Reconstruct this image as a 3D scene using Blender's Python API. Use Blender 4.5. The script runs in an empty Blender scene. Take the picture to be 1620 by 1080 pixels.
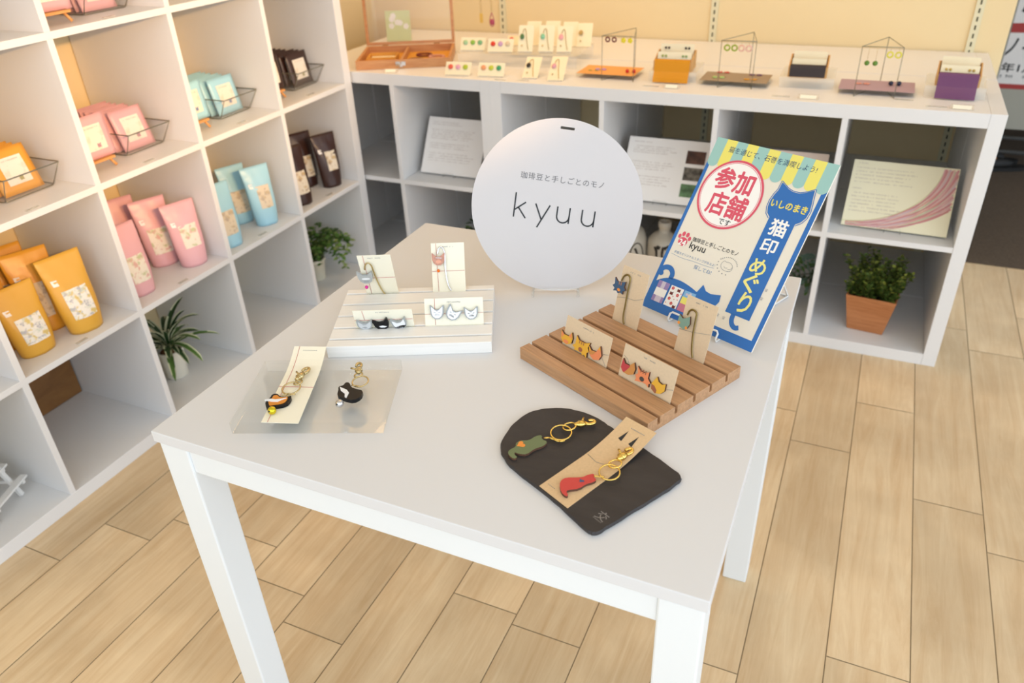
import bpy, math, random
from mathutils import Matrix, Vector
random.seed(7)
SC = bpy.context.scene
COL = SC.collection
PI = math.pi

# ------------------------------------------------------------------ camera
def make_camera():
    yaw, pitch, roll = -0.4456, -0.5513, -0.0463
    f = Vector((math.sin(yaw) * math.cos(pitch), math.cos(yaw) * math.cos(pitch), math.sin(pitch)))
    r = Vector((math.cos(yaw), -math.sin(yaw), 0))
    u = r.cross(f)
    r2 = math.cos(roll) * r + math.sin(roll) * u
    u2 = -math.sin(roll) * r + math.cos(roll) * u
    m = Matrix.Identity(4)
    for i in range(3):
        m[i][0], m[i][1], m[i][2] = r2[i], u2[i], -f[i]
    m.translation = Vector((1.1454, -2.3185, 1.363))
    cd = bpy.data.cameras.new('camera')
    cd.sensor_width = 36.0
    cd.lens = 1223.83 * 36.0 / 1620.0
    cd.clip_start = 0.05
    cd.dof.use_dof = True
    cd.dof.focus_distance = 1.12
    cd.dof.aperture_fstop = 5.2
    co = bpy.data.objects.new('camera', cd)
    COL.objects.link(co)
    co.matrix_world = m
    SC.camera = co
make_camera()

# ------------------------------------------------------------------ world, lights, exposure
W = bpy.data.worlds.new('world')
SC.world = W
W.use_nodes = True
W.node_tree.nodes['Background'].inputs[0].default_value = (0.82, 0.90, 1.0, 1)
W.node_tree.nodes['Background'].inputs[1].default_value = 1.75

def aim(o, target):
    d = Vector(target) - o.location
    o.rotation_euler = d.to_track_quat('-Z', 'Y').to_euler()

def area(name, loc, target, sx, sy, power, color):
    l = bpy.data.lights.new(name, 'AREA')
    l.shape = 'RECTANGLE'; l.size = sx; l.size_y = sy; l.energy = power; l.color = color
    o = bpy.data.objects.new(name, l); COL.objects.link(o)
    o.location = loc; aim(o, target)
    return o

def spot(name, loc, target, power, color, angle, blend=0.6, radius=0.04):
    l = bpy.data.lights.new(name, 'SPOT')
    l.energy = power; l.color = color; l.spot_size = math.radians(angle); l.spot_blend = blend
    l.shadow_soft_size = radius
    o = bpy.data.objects.new(name, l); COL.objects.link(o)
    o.location = loc; aim(o, target)
    return o

DAY = (0.78, 0.89, 1.0)
WARM = (1.0, 0.56, 0.20)
area('daylight_shop_window', (0.9, -3.7, 1.95), (0.5, -1.2, 0.35), 3.8, 1.5, 36, DAY)
area('daylight_corner_window', (3.5, -3.3, 1.35), (-0.5, -1.0, 0.40), 2.6, 2.0, 36, (0.74, 0.87, 1.0))
area('added_side_fill', (4.2, -1.3, 1.10), (-0.5, -1.1, 0.55), 2.8, 2.0, 38, (0.72, 0.86, 1.0))  # added cool fill from the right for left shelf fronts and floor, no window there
area('added_warm_fill', (0.2, 0.15, 2.62), (0.2, 0.0, 0.0), 2.6, 0.5, 13, (1.0, 0.64, 0.32))  # added warm fill above the back shelf, no such fixture in the room
spot('added_table_fill', (0.40, -0.75, 2.60), (0.48, -1.02, 0.72), 14, (1.0, 0.62, 0.30), 42, 0.9, 0.06)  # added fill that warms the rear of the tabletop, not a shop lamp
for i, x in enumerate((-0.45, 0.45, 1.25)):
    spot('back_shelf_spotlight', (x, 0.06, 2.55), (x, 0.48, 0.85), (34, 24, 8)[i], WARM, 66)
for i, (y, ty) in enumerate(((-2.5, -1.45), (-2.15, -1.05), (-1.8, -0.65), (-1.45, -0.25))):
    spot('left_shelf_spotlight', (1.95, y, 1.62), (-0.75, ty, .86), (120, 165, 185, 190)[i], WARM, 22, .7)

SC.view_settings.view_transform = 'Standard'
SC.view_settings.look = 'None'
SC.view_settings.gamma = 1.0
SC.view_settings.use_curve_mapping = False
SC.view_settings.exposure = -0.46

# ------------------------------------------------------------------ materials
def lin(h):
    if isinstance(h, (tuple, list)):
        return tuple(h) + (1,) if len(h) == 3 else tuple(h)
    h = h.lstrip('#')
    v = [int(h[i:i + 2], 16) / 255 for i in (0, 2, 4)]
    return tuple(x / 12.92 if x <= .04045 else ((x + .055) / 1.055) ** 2.4 for x in v) + (1,)

MATS = {}
def mat(name, color, rough=0.5, metal=0.0, spec=0.5, noise=0.0, nscale=40, bump=0.0, bscale=200, trans=0.0, ior=1.45, stretch=None):
    if name in MATS:
        return MATS[name]
    m = bpy.data.materials.new(name); MATS[name] = m
    m.use_nodes = True
    nt = m.node_tree; b = nt.nodes['Principled BSDF']
    c = lin(color)
    b.inputs['Base Color'].default_value = c
    b.inputs['Roughness'].default_value = rough
    b.inputs['Metallic'].default_value = metal
    b.inputs['Specular IOR Level'].default_value = spec
    b.inputs['Transmission Weight'].default_value = trans
    b.inputs['IOR'].default_value = ior
    if noise or bump:
        tc = nt.nodes.new('ShaderNodeTexCoord')
        mp = nt.nodes.new('ShaderNodeMapping')
        nt.links.new(tc.outputs['Object'], mp.inputs['Vector'])
        if stretch: mp.inputs['Scale'].default_value = stretch
        if noise:
            n = nt.nodes.new('ShaderNodeTexNoise'); n.inputs['Scale'].default_value = nscale; n.inputs['Detail'].default_value = 5
            nt.links.new(mp.outputs['Vector'], n.inputs['Vector'])
            r = nt.nodes.new('ShaderNodeValToRGB')
            r.color_ramp.elements[0].position = .3; r.color_ramp.elements[1].position = .7
            r.color_ramp.elements[0].color = tuple(x * (1 - noise) for x in c[:3]) + (1,)
            r.color_ramp.elements[1].color = tuple(min(1, x * (1 + noise * .6)) for x in c[:3]) + (1,)
            nt.links.new(n.outputs['Fac'], r.inputs['Fac'])
            nt.links.new(r.outputs['Color'], b.inputs['Base Color'])
        if bump:
            n2 = nt.nodes.new('ShaderNodeTexNoise'); n2.inputs['Scale'].default_value = bscale; n2.inputs['Detail'].default_value = 3
            nt.links.new(mp.outputs['Vector'], n2.inputs['Vector'])
            bp = nt.nodes.new('ShaderNodeBump'); bp.inputs['Strength'].default_value = bump; bp.inputs['Distance'].default_value = .002
            nt.links.new(n2.outputs['Fac'], bp.inputs['Height'])
            nt.links.new(bp.outputs['Normal'], b.inputs['Normal'])
    return m

def clear(name, color='#ffffff', opacity=0.12, rough=0.03, tint=None):
    """clear acrylic / glass sheet: mostly see-through with a glossy surface"""
    if name in MATS: return MATS[name]
    m = bpy.data.materials.new(name); MATS[name] = m
    m.use_nodes = True
    nt = m.node_tree; nt.nodes.remove(nt.nodes['Principled BSDF'])
    out = nt.nodes['Material Output']
    t = nt.nodes.new('ShaderNodeBsdfTransparent'); t.inputs[0].default_value = lin(tint or '#ffffff')
    d = nt.nodes.new('ShaderNodeBsdfDiffuse'); d.inputs[0].default_value = lin(color)
    g = nt.nodes.new('ShaderNodeBsdfGlossy'); g.inputs['Roughness'].default_value = rough
    fr = nt.nodes.new('ShaderNodeFresnel'); fr.inputs[0].default_value = 1.45
    a = nt.nodes.new('ShaderNodeMixShader'); a.inputs[0].default_value = opacity
    b = nt.nodes.new('ShaderNodeMixShader')
    nt.links.new(t.outputs[0], a.inputs[1]); nt.links.new(d.outputs[0], a.inputs[2])
    gm = nt.nodes.new('ShaderNodeNewGeometry'); sb = nt.nodes.new('ShaderNodeMath'); sb.operation = 'SUBTRACT'; sb.inputs[0].default_value = 1.0
    mu = nt.nodes.new('ShaderNodeMath'); mu.operation = 'MULTIPLY'
    nt.links.new(gm.outputs['Backfacing'], sb.inputs[1]); nt.links.new(fr.outputs[0], mu.inputs[0]); nt.links.new(sb.outputs[0], mu.inputs[1])
    nt.links.new(mu.outputs[0], b.inputs[0]); nt.links.new(a.outputs[0], b.inputs[1]); nt.links.new(g.outputs[0], b.inputs[2])
    nt.links.new(b.outputs[0], out.inputs['Surface'])
    return m

def wood(name, c1, c2, scale=(6, 60, 60), rough=.5, coord='Object', c3=None, bump=.12):
    if name in MATS: return MATS[name]
    m = bpy.data.materials.new(name); MATS[name] = m
    m.use_nodes = True
    nt = m.node_tree; b = nt.nodes['Principled BSDF']
    b.inputs['Roughness'].default_value = rough
    tc = nt.nodes.new('ShaderNodeTexCoord'); mp = nt.nodes.new('ShaderNodeMapping')
    mp.inputs['Scale'].default_value = scale
    nt.links.new(tc.outputs[coord], mp.inputs['Vector'])
    n = nt.nodes.new('ShaderNodeTexNoise'); n.inputs['Scale'].default_value = 1.6; n.inputs['Detail'].default_value = 8
    n.inputs['Roughness'].default_value = .65; n.inputs['Distortion'].default_value = .6
    nt.links.new(mp.outputs['Vector'], n.inputs['Vector'])
    r = nt.nodes.new('ShaderNodeValToRGB')
    r.color_ramp.elements[0].position = .32; r.color_ramp.elements[1].position = .68
    r.color_ramp.elements[0].color = lin(c2); r.color_ramp.elements[1].color = lin(c1)
    nt.links.new(n.outputs['Fac'], r.inputs['Fac'])
    nt.links.new(r.outputs['Color'], b.inputs['Base Color'])
    bp = nt.nodes.new('ShaderNodeBump'); bp.inputs['Strength'].default_value = bump; bp.inputs['Distance'].default_value = .001
    nt.links.new(n.outputs['Fac'], bp.inputs['Height']); nt.links.new(bp.outputs['Normal'], b.inputs['Normal'])
    return m

def floor_mat():
    m = bpy.data.materials.new('plank_floor'); m.use_nodes = True
    nt = m.node_tree; b = nt.nodes['Principled BSDF']; b.inputs['Roughness'].default_value = .42
    b.inputs['Specular IOR Level'].default_value = .35
    at = nt.nodes.new('ShaderNodeAttribute'); at.attribute_name = 'tone'
    tc = nt.nodes.new('ShaderNodeTexCoord')
    off = nt.nodes.new('ShaderNodeVectorMath'); off.operation = 'MULTIPLY_ADD'
    off.inputs[1].default_value = (3.1, 17.0, 5.0)
    nt.links.new(at.outputs['Color'], off.inputs[0]); nt.links.new(tc.outputs['Object'], off.inputs[2])
    mp = nt.nodes.new('ShaderNodeMapping'); mp.inputs['Scale'].default_value = (22, 1.7, 1)
    nt.links.new(off.outputs[0], mp.inputs['Vector'])
    n = nt.nodes.new('ShaderNodeTexNoise'); n.inputs['Scale'].default_value = 1.5; n.inputs['Detail'].default_value = 9
    n.inputs['Roughness'].default_value = .7; n.inputs['Distortion'].default_value = .9
    nt.links.new(mp.outputs['Vector'], n.inputs['Vector'])
    r = nt.nodes.new('ShaderNodeValToRGB')
    r.color_ramp.elements[0].position = .28; r.color_ramp.elements[1].position = .66
    r.color_ramp.elements[0].color = lin('#d5b489'); r.color_ramp.elements[1].color = lin('#ead2ac')
    nt.links.new(n.outputs['Fac'], r.inputs['Fac'])
    n2 = nt.nodes.new('ShaderNodeTexNoise'); n2.inputs['Scale'].default_value = 4; n2.inputs['Detail'].default_value = 5
    nt.links.new(off.outputs[0], n2.inputs['Vector'])
    r2 = nt.nodes.new('ShaderNodeValToRGB')
    r2.color_ramp.elements[0].position = .42; r2.color_ramp.elements[1].position = .62
    r2.color_ramp.elements[0].color = (.86, .85, .84, 1); r2.color_ramp.elements[1].color = (1, 1, 1, 1)
    nt.links.new(n2.outputs['Fac'], r2.inputs['Fac'])
    mx = nt.nodes.new('ShaderNodeMix'); mx.data_type = 'RGBA'; mx.blend_type = 'MULTIPLY'; mx.inputs[0].default_value = 1
    nt.links.new(r.outputs['Color'], mx.inputs[6]); nt.links.new(r2.outputs['Color'], mx.inputs[7])
    sp = nt.nodes.new('ShaderNodeSeparateColor'); nt.links.new(at.outputs['Color'], sp.inputs[0])
    mr = nt.nodes.new('ShaderNodeMapRange'); mr.inputs[3].default_value = .90; mr.inputs[4].default_value = 1.06
    nt.links.new(sp.outputs[0], mr.inputs[0])
    cb = nt.nodes.new('ShaderNodeCombineColor')
    for k in range(3): nt.links.new(mr.outputs[0], cb.inputs[k])
    m2 = nt.nodes.new('ShaderNodeMix'); m2.data_type = 'RGBA'; m2.blend_type = 'MULTIPLY'; m2.inputs[0].default_value = 1
    nt.links.new(mx.outputs[2], m2.inputs[6]); nt.links.new(cb.outputs[0], m2.inputs[7])
    nt.links.new(m2.outputs[2], b.inputs['Base Color'])
    return m

def label_mat(name, base, hues):
    """printed picture label: pale paper with small soft watercolour blots"""
    if name in MATS: return MATS[name]
    m = bpy.data.materials.new(name); MATS[name] = m; m.use_nodes = True
    nt = m.node_tree; b = nt.nodes['Principled BSDF']; b.inputs['Roughness'].default_value = .55
    tc = nt.nodes.new('ShaderNodeTexCoord')
    prev = None
    for i, hcol in enumerate(hues):
        n = nt.nodes.new('ShaderNodeTexNoise'); n.inputs['Scale'].default_value = 55 + 14 * i; n.inputs['Detail'].default_value = 4
        mp = nt.nodes.new('ShaderNodeMapping'); mp.inputs['Location'].default_value = (3.3 * i, 1.7 * i, i)
        nt.links.new(tc.outputs['Object'], mp.inputs[0]); nt.links.new(mp.outputs[0], n.inputs['Vector'])
        r = nt.nodes.new('ShaderNodeValToRGB'); r.color_ramp.elements[0].position = .56; r.color_ramp.elements[1].position = .66
        nt.links.new(n.outputs['Fac'], r.inputs['Fac'])
        mx = nt.nodes.new('ShaderNodeMix'); mx.data_type = 'RGBA'
        nt.links.new(r.outputs['Color'], mx.inputs[0])
        if prev is None: mx.inputs[6].default_value = lin(base)
        else: nt.links.new(prev, mx.inputs[6])
        mx.inputs[7].default_value = lin(hcol)
        prev = mx.outputs[2]
    nt.links.new(prev, b.inputs['Base Color'])
    return m

M_WHITE = mat('white_laminate', '#e8e7e6', .38, bump=.03, bscale=400)
M_WHITE2 = mat('white_painted_wood', '#eceae6', .5, noise=.03, nscale=8, stretch=(1, 30, 30))
M_TABLE = mat('white_table_foil', '#d9d9da', .42)
M_METALW = mat('white_powder_steel', '#e6eaec', .4)
M_WALL = mat('wall_paint', '#e9d3a6', .85, bump=.05, bscale=300)
M_WALLG = mat('grey_wall_paint', '#b3b0a2', .8)
M_CEIL = mat('ceiling_paint', '#efece6', .9)
M_DARK = mat('dark_slot', '#45432f', .8)
M_INK = mat('black_ink', '#26282b', .6)
M_GREYINK = mat('grey_ink', '#8f8f90', .6)
M_PALEINK = mat('pale_grey_ink', '#b8b2ab', .6)
M_PAPER = mat('cream_card', '#f3eeda', .7)
M_PAPERW = mat('white_paper', '#f6f1ec', .6)
M_KRAFT = mat('kraft_card', '#d8b78c', .75, noise=.06, nscale=300)
M_KRAFT2 = mat('pale_kraft_card', '#dcc4a4', .75, noise=.04, nscale=300)
M_RED = mat('red_thread', '#c86a6a', .7)
M_GOLD = mat('gold_metal', '#eccb72', .22, 1.0)
M_BRASS = mat('antique_brass', '#8d7d4c', .32, 1.0)
M_SILVER = mat('silver_metal', '#d6d6d8', .18, 1.0)
M_CHAMP = mat('champagne_metal', '#cbb98a', .25, 1.0)
M_WIRE = mat('grey_wire', '#8a897c', .3, .8)
M_GLASS = clear('clear_glass', '#ffffff', .03)
def acrylic_solid():
    m = mat('clear_acrylic', '#fbfcfb', .02, trans=1.0, ior=1.49)
    nt = m.node_tree; out = nt.nodes['Material Output']; b = nt.nodes['Principled BSDF']
    t = nt.nodes.new('ShaderNodeBsdfTransparent'); t.inputs[0].default_value = (.985, .99, .985, 1)
    mx = nt.nodes.new('ShaderNodeMixShader'); mx.inputs[0].default_value = .22
    nt.links.new(t.outputs[0], mx.inputs[1]); nt.links.new(b.outputs[0], mx.inputs[2]); nt.links.new(mx.outputs[0], out.inputs['Surface'])
    return m
M_ACR = acrylic_solid()
M_ACRS = clear('clear_acrylic_sheet', '#f4f4ee', .14)
M_OAK = wood('oak_board', '#c2946b', '#a27a55', (7, 150, 150), .5)
M_CASE = wood('cherry_case', '#d09a66', '#b97a4a', (8, 70, 70), .45)
M_PLANTER = wood('planter_wood', '#c58352', '#a8683b', (6, 6, 60), .5)
M_EASEL = wood('easel_wood', '#dfa564', '#c98a4c', (20, 20, 60), .5)
M_BROWNB = wood('brown_panel_wood', '#9a6c3a', '#7d5429', (30, 3, 8), .5)

# ------------------------------------------------------------------ mesh builder
class MB:
    def __init__(s): s.v = []; s.f = []; s.m = []; s.s = []
    def add(s, vs, fs, m=0, smooth=False, M=None):
        o = len(s.v)
        for p in vs:
            p = Vector(p)
            s.v.append(tuple(M @ p) if M is not None else tuple(p))
        for f in fs:
            s.f.append(tuple(i + o for i in f)); s.m.append(m); s.s.append(smooth)
        return s
    def box(s, x0, x1, y0, y1, z0, z1, m=0, M=None):
        vs = [(x, y, z) for z in (z0, z1) for y in (y0, y1) for x in (x0, x1)]
        return s.add(vs, [(0, 2, 3, 1), (4, 5, 7, 6), (0, 1, 5, 4), (2, 6, 7, 3), (0, 4, 6, 2), (1, 3, 7, 5)], m, False, M)
    def prism(s, poly, z0, z1, m=0, side=None, M=None):
        a = sum(poly[i][0] * poly[(i + 1) % len(poly)][1] - poly[(i + 1) % len(poly)][0] * poly[i][1] for i in range(len(poly)))
        if a < 0: poly = poly[::-1]
        n = len(poly)
        vs = [(p[0], p[1], z0) for p in poly] + [(p[0], p[1], z1) for p in poly]
        s.add(vs, [tuple(range(n - 1, -1, -1)), tuple(range(n, 2 * n))], m, False, M)
        s.add(vs, [(i, (i + 1) % n, n + (i + 1) % n, n + i) for i in range(n)], m if side is None else side, False, M)
        return s
    def flat(s, poly, z, m=0, M=None):
        a = sum(poly[i][0] * poly[(i + 1) % len(poly)][1] - poly[(i + 1) % len(poly)][0] * poly[i][1] for i in range(len(poly)))
        if a < 0: poly = poly[::-1]
        return s.add([(p[0], p[1], z) for p in poly], [tuple(range(len(poly)))], m, False, M)
    def ribbon(s, pts, w, z, m=0, M=None, closed=False):
        """flat stroke of width w along a 2D path"""
        n = len(pts); L = []; R = []
        for i in range(n):
            if closed: a, b = pts[i - 1], pts[(i + 1) % n]
            else: a, b = pts[max(0, i - 1)], pts[min(n - 1, i + 1)]
            dx, dy = b[0] - a[0], b[1] - a[1]; l = math.hypot(dx, dy) or 1
            k = w(i / (n - 1)) if callable(w) else w
            nx, ny = -dy / l * k / 2, dx / l * k / 2
            L.append((pts[i][0] + nx, pts[i][1] + ny, z)); R.append((pts[i][0] - nx, pts[i][1] - ny, z))
        rng = range(n) if closed else range(n - 1)
        return s.add(L + R, [(n + i, n + (i + 1) % n, (i + 1) % n, i) for i in rng], m, False, M)
    def tube(s, pts, r, n=8, m=0, closed=False, M=None, flat=1.0):
        pts = [Vector(p) for p in pts]; N = len(pts); vs = []; fs = []
        prev = None
        for i, p in enumerate(pts):
            if closed: t = pts[(i + 1) % N] - pts[i - 1]
            else: t = pts[min(N - 1, i + 1)] - pts[max(0, i - 1)]
            t.normalize()
            if prev is None:
                a = Vector((0, 0, 1)) if abs(t.z) < .9 else Vector((1, 0, 0))
                u = t.cross(a).normalized()
            else:
                u = (prev - t * prev.dot(t))
                u = u.normalized() if u.length > 1e-6 else t.orthogonal().normalized()
            prev = u
            w = t.cross(u)
            rr = r(i / max(1, N - 1)) if callable(r) else r
            for k in range(n):
                an = 2 * PI * k / n
                vs.append(p + u * math.cos(an) * rr + w * math.sin(an) * rr * flat)
        for i in range(N if closed else N - 1):
            j = (i + 1) % N
            for k in range(n):
                k2 = (k + 1) % n
                fs.append((i * n + k, i * n + k2, j * n + k2, j * n + k))
        if not closed:
            fs.append(tuple(range(n - 1, -1, -1))); fs.append(tuple((N - 1) * n + k for k in range(n)))
        return s.add(vs, fs, m, True, M)
    def ring(s, c, R, r, m=0, M=None, n=28, k=8, T=None):
        pts = []
        for i in range(n):
            a = 2 * PI * i / n
            p = Vector((math.cos(a) * R, math.sin(a) * R, 0))
            if T is not None: p = T @ p
            pts.append(Vector(c) + p)
        return s.tube(pts, r, k, m, True, M)
    def lathe(s, prof, n=32, m=0, c=(0, 0, 0), M=None, smooth=True):
        vs = []; fs = []; P = len(prof)
        for i in range(n):
            a = 2 * PI * i / n
            for (r, z) in prof: vs.append((c[0] + r * math.cos(a), c[1] + r * math.sin(a), c[2] + z))
        for i in range(n):
            j = (i + 1) % n
            for k in range(P - 1): fs.append((i * P + k, j * P + k, j * P + k + 1, i * P + k + 1))
        return s.add(vs, fs, m, smooth, M)
    def ball(s, c, r, m=0, sc=(1, 1, 1), n=14, k=8, M=None):
        vs = []; fs = []
        for i in range(k + 1):
            t = PI * i / k
            for j in range(n):
                a = 2 * PI * j / n
                vs.append((c[0] + r * sc[0] * math.sin(t) * math.cos(a), c[1] + r * sc[1] * math.sin(t) * math.sin(a), c[2] + r * sc[2] * math.cos(t)))
        for i in range(k):
            for j in range(n):
                j2 = (j + 1) % n
                fs.append((i * n + j, (i + 1) * n + j, (i + 1) * n + j2, i * n + j2))
        return s.add(vs, fs, m, True, M)
    def build(s, name, mats, parent=None, bevel=0, seg=2, M=None):
        me = bpy.data.meshes.new(name)
        me.from_pydata(s.v, [], s.f)
        for mm in (mats if isinstance(mats, (list, tuple)) else [mats]): me.materials.append(mm)
        for i, p in enumerate(me.polygons):
            p.material_index = s.m[i]; p.use_smooth = s.s[i]
        me.update()
        o = bpy.data.objects.new(name, me); COL.objects.link(o)
        if parent is not None: o.parent = parent
        if M is not None: o.matrix_local = M
        if bevel:
            b = o.modifiers.new('bevel', 'BEVEL'); b.width = bevel; b.segments = seg; b.limit_method = 'ANGLE'; b.angle_limit = math.radians(40)
        return o

def box(name, x0, x1, y0, y1, z0, z1, m, parent=None, bevel=0):
    return MB().box(x0, x1, y0, y1, z0, z1).build(name, m, parent, bevel)

def tag(o, label, cat, group=None, kind=None):
    o['label'] = label; o['category'] = cat
    if group: o['group'] = group
    if kind: o['kind'] = kind
    return o

def thing(name, label, cat, loc=(0, 0, 0), rz=0, group=None, M=None):
    o = bpy.data.objects.new(name, None); COL.objects.link(o)
    o.empty_display_size = .05
    if M is not None: o.matrix_world = M
    else: o.location = loc; o.rotation_euler = (0, 0, rz)
    return tag(o, label, cat, group)

def struct(o):
    o['kind'] = 'structure'; return o

def panel_matrix(cx, cy, cz, yaw, tilt):
    """local X = to the right along the panel, Y = up the panel, Z = out of its face; origin bottom centre"""
    ux = Vector((math.cos(yaw), math.sin(yaw), 0)); n0 = Vector((math.sin(yaw), -math.cos(yaw), 0))
    up = Vector((0, 0, 1)) * math.cos(tilt) - n0 * math.sin(tilt)
    n = ux.cross(up)
    m = Matrix.Identity(4)
    for i in range(3): m[i][0], m[i][1], m[i][2] = ux[i], up[i], n[i]
    m.translation = Vector((cx, cy, cz))
    return m

def smooth2(pts, it=2, closed=True):
    for _ in range(it):
        o = []
        n = len(pts)
        rng = range(n) if closed else range(n - 1)
        if not closed: o.append(pts[0])
        for i in rng:
            a, b = pts[i], pts[(i + 1) % n]
            o.append(tuple(a[k] * .75 + b[k] * .25 for k in range(len(a)))); o.append(tuple(a[k] * .25 + b[k] * .75 for k in range(len(a))))
        if not closed: o.append(pts[-1])
        pts = o
    return pts

def mm(pts, f=.001): return [tuple(c * f for c in p) for p in pts]
def circ(cx, cy, r, n=32, ry=None): return [(cx + r * math.cos(2 * PI * i / n), cy + (ry or r) * math.sin(2 * PI * i / n)) for i in range(n)]

def text_mesh(body, weight=0.0, shear=0.0, space=1.0):
    cu = bpy.data.curves.new('t', 'FONT'); cu.body = body; cu.size = 1.0
    cu.offset = weight; cu.shear = shear; cu.space_character = space
    cu.resolution_u = 3
    ob = bpy.data.objects.new('t', cu); COL.objects.link(ob)
    dg = bpy.context.evaluated_depsgraph_get(); dg.update()
    me = bpy.data.meshes.new_from_object(ob.evaluated_get(dg))
    vs = [tuple(v.co) for v in me.vertices]; fs = [tuple(p.vertices) for p in me.polygons]
    bpy.data.objects.remove(ob); bpy.data.curves.remove(cu); bpy.data.meshes.remove(me)
    return vs, fs

def put_text(mb, body, x0, x1, yc, h=None, z=0, rot=0, weight=0.0, shear=0.0, space=1.0, m=0):
    """letters fitted into the width x0..x1, centred on yc (height h, else in proportion)"""
    vs, fs = text_mesh(body, 0.0, shear, space)
    if not vs: return
    if weight > 0:      # heavier strokes: overprint a few slightly shifted copies
        k = len(vs); V = []; Fs = []
        for i, (dx, dy) in enumerate(((0, 0), (1, 0), (-1, 0), (0, 1), (0, -1), (.7, .7), (-.7, .7), (.7, -.7), (-.7, -.7))):
            V += [(v[0] + dx * weight, v[1] + dy * weight, v[2] + i * 6e-6) for v in vs]
            Fs += [tuple(a + k * i for a in f) for f in fs]
        vs, fs = V, Fs
    ax = min(v[0] for v in vs); bx = max(v[0] for v in vs); ay = min(v[1] for v in vs); by = max(v[1] for v in vs)
    sx = (x1 - x0) / (bx - ax); sy = sx if h is None else h / (by - ay)
    cx, c, s_ = (x0 + x1) / 2, math.cos(rot), math.sin(rot)
    out = []
    for v in vs:
        px = (v[0] - (ax + bx) / 2) * sx; py = (v[1] - (ay + by) / 2) * sy
        out.append((cx + px * c - py * s_, yc + px * s_ + py * c, z + v[2]))
    mb.add(out, fs, m)

def scribble(mb, x0, x1, y, h, z, m=0, fill=.8):
    """a line of print too small to read: short pen strokes"""
    x = x0
    while x < x1 - h * .5:
        w = h * random.uniform(.55, .95)
        if random.random() < fill:
            t = h * .16
            for k in range(random.choice((2, 2, 3))):
                yy = y + h * random.uniform(-.4, .4)
                mb.flat([(x, yy), (x + w * .8, yy + h * .05), (x + w * .8, yy + t), (x, yy + t)], z, m)
            xx = x + w * random.uniform(.2, .6)
            mb.flat([(xx, y - h * .45), (xx + t, y - h * .45), (xx + t * 1.2, y + h * .45), (xx, y + h * .45)], z, m)
        x += w * 1.12

# ------------------------------------------------------------------ the room
def build_room():
    fl = MB(); tones = []
    pw, pl = .1524, .914
    joints = {0: -.518, 1: -.274, 2: -.645, 3: -.771, -1: -.382, -3: -.443, -10: -.556, -8: -.556 + .1, -7: -.55}
    g = .0011
    for k in range(-14, 20):
        x0 = 1.112 + pw * k; x1 = x0 + pw
        j = joints.get(k, -(k * .353 % pl))
        y = j - pl * math.ceil((j + 4.6) / pl)
        while y < .82:
            a, b = max(y, -4.6), min(y + pl, .82)
            if b > a:
                fl.add([(x0 + g, a + g, 0), (x1 - g, a + g, 0), (x1 - g, b - g, 0), (x0 + g, b - g, 0)], [(0, 1, 2, 3)])
                tones.append((random.random(), random.random(), random.random(), 1))
            y += pl
    n = len(tones)
    fl.add([(-1.1, -4.6, -.0012), (4.3, -4.6, -.0012), (4.3, .82, -.0012), (-1.1, .82, -.0012)], [(0, 1, 2, 3)], 1)
    o = struct(fl.build('floor', [floor_mat(), mat('plank_groove', '#9b876a', .8)]))
    at = o.data.color_attributes.new('tone', 'FLOAT_COLOR', 'CORNER')
    li = 0
    for pi, p in enumerate(o.data.polygons):
        for _ in p.loop_indices:
            at.data[li].color = tones[pi] if pi < n else (.5, .5, .5, 1); li += 1
    carpet = mat('brown_carpet', '#5d4f41', .95, noise=.25, nscale=160, bump=.6, bscale=500)
    c = MB().box(.9, 4.3, .82, 3.4, -.02, .003).build('floor_carpet', carpet); struct(c)
    struct(box('wall_left', -1.06, -.93, -4.6, .90, 0, 2.7, M_WALL))
    struct(box('wall_back', -.93, 1.512, .781, .90, 0, 2.7, M_WALL))
    struct(box('wall_far', .9, 4.3, 3.4, 3.5, 0, 2.7, mat('far_dark_wall', '#6b675c', .9)))
    struct(box('wall_side', .78, .9, .9, 3.5, 0, 2.7, mat('far_dark_wall', '#6b675c', .9)))
    struct(box('ceiling', -1.06, 4.3, -4.6, 3.5, 2.7, 2.76, M_CEIL))
build_room()

def wall_standard(x, label):
    t = MB(); y0 = .781
    z = .02
    t.box(x - .013, x + .013, y0 - .007, y0, .02, 2.2)
    d = MB()
    z = .06
    while z < 1.25:
        d.box(x - .0024, x + .0024, y0 - .0078, y0 - .006, z, z + .014); z += .026
    o = t.build('shelf_standard', mat('cream_steel', '#ded6b4', .5))
    tag(o, label, 'shelf rail', 'slotted rails on the back wall')
    d.build('slots', M_DARK, o)
wall_standard(-.306, 'slotted cream steel shelf rail on back wall, nearest the wooden case')
wall_standard(.556, 'slotted cream steel shelf rail on back wall, middle of the three')
wall_standard(1.411, 'slotted cream steel shelf rail on back wall, above the purple box')

# ------------------------------------------------------------------ shelving
def back_unit(x0, ncol, y0, label, d=.385):
    n = 'cube_shelf'
    t = thing(n, label, 'shelf unit', (x0, y0, 0))
    w = .076 + .335 * ncol + .016 * (ncol - 1)
    if ncol == 4: w = 1.47
    pitch = (w - .076 + .016) / ncol
    box('side_panel', 0, .038, 0, d, 0, .77, M_WHITE, t, .0008)
    box('side_panel', w - .038, w, 0, d, 0, .77, M_WHITE, t, .0008)
    box('top_panel', .0383, w - .0383, 0, d, .732, .77, M_WHITE, t, .0008)
    box('bottom_panel', .0383, w - .0383, 0, d, 0, .038, M_WHITE, t, .0008)
    for k in range(1, ncol):
        xc = .038 + pitch * k - .008
        box('divider', xc - .008, xc + .008, .0015, d, .038, .732, M_WHITE, t, .0005)
    for k in range(ncol):
        a = .038 + pitch * k
        box('shelf_board', a, a + pitch - .016, .0015, d, .377, .393, M_WHITE, t, .0005)
    return t
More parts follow.
